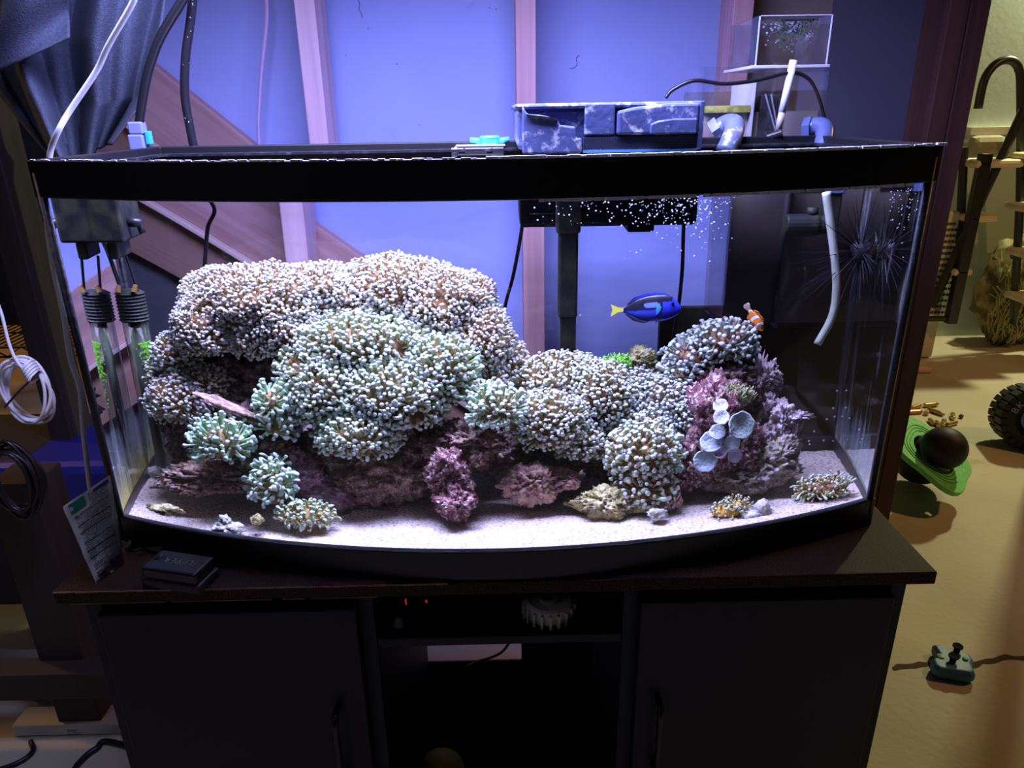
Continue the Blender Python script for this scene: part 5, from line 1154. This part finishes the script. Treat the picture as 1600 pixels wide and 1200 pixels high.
for zs in (aY(60, 522, 1.1)[2], aY(60, 352, 1.1)[2], aY(30, 1004, 1.1)[2] if False else .28):
    m_ = MB()
    for k in range(80): x = -2.3+k*.02; m_.tube([(x, 1.0, zs), (x, 1.45, zs)], .0022, 4, False)
    for y in (1.0, 1.22, 1.45): m_.tube([(-2.3, y, zs-.004), (-.72, y, zs-.004)], .004, 6); m_.tube([(-2.3, y, zs-.03), (-.72, y, zs-.03)], .003, 6)
    tr_ = [( -2.3+k*.04, 1.0, zs-.004 if k % 2 else zs-.03) for k in range(40)]; m_.tube(tr_, .002, 4)
    m_.build('wire_shelf', wire, sh)
for x, y in ((-2.3, 1.0), (-.74, 1.0), (-2.3, 1.45), (-.74, 1.45)):
    m_ = MB(); m_.tube([(x, y, 0), (x, y, 2.1)], .0125, 10); m_.build('upright', wire, sh)
def crate(name, px0, py0, px1, py1, Y, d, mat, lab, cat='box', bev=.01):
    a = aY(px0, py1, Y); b = aY(px1, py0, Y); o = box(name, (a[0], Y, a[2]), (b[0], Y+d, b[2]), mat, bevel=bev); return tag(o, lab, cat)
dk1 = M('dark_bin', (.010, .009, .010), .6); beige = M('beige_lid', (.42, .33, .22), .6)
zA = aY(60, 522, 1.1)[2]
b1 = crate('storage_bin', -180, 372, 178, 512, 1.08, .3, dk1, 'black storage bin on the middle wire shelf'); 
crate('storage_bin', -180, 60, 178, 342, 1.06, .3, dk1, 'black storage bin under the curtain on the top wire shelf')
lb = crate('paper_label', 57, 395, 76, 412, 1.075, .004, M('label_paper', (.22, .22, .26), .7), 'small barcode label', 'label', 0)
lb.parent = b1; del lb['category']
crate('beige_bin', -200, 662, 176, 712, .95, .35, beige, 'beige lidded bin on the shelf behind the white coil')
crate('storage_bin', -330, 722, 38, 955, .64, .28, dk1, 'black box added to block the lit floor under the beige lidded bin at the far left')  # this box is added to hide lit floor and keep the corner dark
crate('blue_tote', 41, 726, 176, 950, .62, .3, M('blue_tote', (.012, .014, .16), .45), 'deep blue plastic tote behind the pouch', 'tote', .02)
# white cable coil hanging on the post
cc_ = aY(42, 612, .36); sx = ascale(42, 612, .36)[0]
coil = thing('cable_coil', cc_, 'white cable wound in a loose coil hanging left of the tank', 'cable coil')
m_ = MB(); rng = random.Random(14)
for k in range(7):
    ra, rb_ = (38+rng.uniform(-5, 6))*sx, (50+rng.uniform(-6, 7))*sx; ox, oz = rng.uniform(-5, 5)*sx, rng.uniform(-5, 5)*sx
    m_.tube([(cc_[0]+ox+ra*math.cos(t), cc_[1]+.004*k-.012+.006*math.sin(2*t+k), cc_[2]+oz+rb_*math.sin(t)) for t in [2*PI*i/40 for i in range(41)]], .0026, 7, False)
m_.build('loops', white_cable, coil, smooth=True)
m_ = MB(); m_.tube(smoothpath([aY(-12, 455, .35), aY(2, 490, .35), aY(15, 540, .345), aY(30, 570, .34), aY(50, 585, .345)], 8), .0026, 7); m_.build('loose_end', white_cable, coil, smooth=True)
m_ = MB(); t0, t1 = Vector(aY(62, 580, .335)), Vector(aY(8, 636, .335)); m_.tube([t0, (t0+t1)/2+Vector((0, -.008, 0)), t1], .0018, 6); m_.build('twist_tie', black, coil)
m_ = MB()
for k in range(5):
    q = aY(44+k*2.6, 572+k*4.2, .345); m_.tube([(q[0]+.009*math.cos(t)*.7, q[1]+.014*math.sin(t), q[2]+.009*math.cos(t)) for t in [2*PI*i/16 for i in range(17)]], .0026, 6, False)
m_.build('wrap', white_cable, coil, smooth=True)
# black cords hanging on the lower left
m_ = MB(); c = aY(28, 750, .36); sx = ascale(28, 750, .36)[0]; rng = random.Random(31)
for k in range(6):
    ra, rb_ = (32+rng.uniform(-8, 12))*sx, (62+rng.uniform(-14, 14))*sx; ox = rng.uniform(-8, 8)*sx
    m_.tube([(c[0]+ox+ra*math.cos(t), c[1]+.004*k-.01, c[2]+rb_*math.sin(t)) for t in [2*PI*i/36 for i in range(37)]], .0034, 7, False)
o = m_.build('black_coil', black_cable, smooth=True); tag(o, 'bundle of black cable loops hanging on the front left post', 'cable coil')
# power strip and cords on the floor
a = aZ(22, 1152, 0); b = aZ(178, 1158, 0); ps2 = thing('power_strip', ((a[0]+b[0])/2, a[1], 0), 'white power strip lying on the floor at the lower left', 'power strip')
Z1 = aY(110, 1137, a[1])[2]
box('casing', (a[0], a[1], 0.001), (b[0]+.08, a[1]+.055, max(.03, Z1)), M('strip_white', (.62, .62, .60), .5), ps2, .004)
m_ = MB(); q = aY(120, 1144, a[1]-.0005)
for k, (w_, dz) in enumerate(((.022, .006), (.018, .002), (.026, -.002), (.030, -.006))): m_.box((q[0]-.02, a[1]-.0006, q[2]+dz-.0008), (q[0]-.02+w_, a[1]+.001, q[2]+dz+.0006))
m_.build('rating_print', M('grey_ink', (.15, .15, .15), .6), ps2)
cable('floor_cable', [(-.60, .30, .006), aZ(178, 1160, .006), aZ(150, 1170, .006), aZ(130, 1185, .006), aZ(115, 1205, .006), aZ(108, 1240, .006)], .006, black_cable, 'black cord on the floor in front of the power strip')
cable('floor_cable', [aZ(48, 1158, .006), aZ(52, 1172, .006), aZ(35, 1188, .006), aZ(0, 1202, .006), aZ(-60, 1215, .006)], .005, black_cable, 'black cord looping below the left end of the power strip')
cable('floor_cable', [aZ(-40, 1050, .012), aZ(60, 1080, .012), aZ(95, 1095, .012), aZ(150, 1107, .012)], .006, black_cable, 'black cord lying behind the power strip')
print('TENTACLES', TOTAL[0])
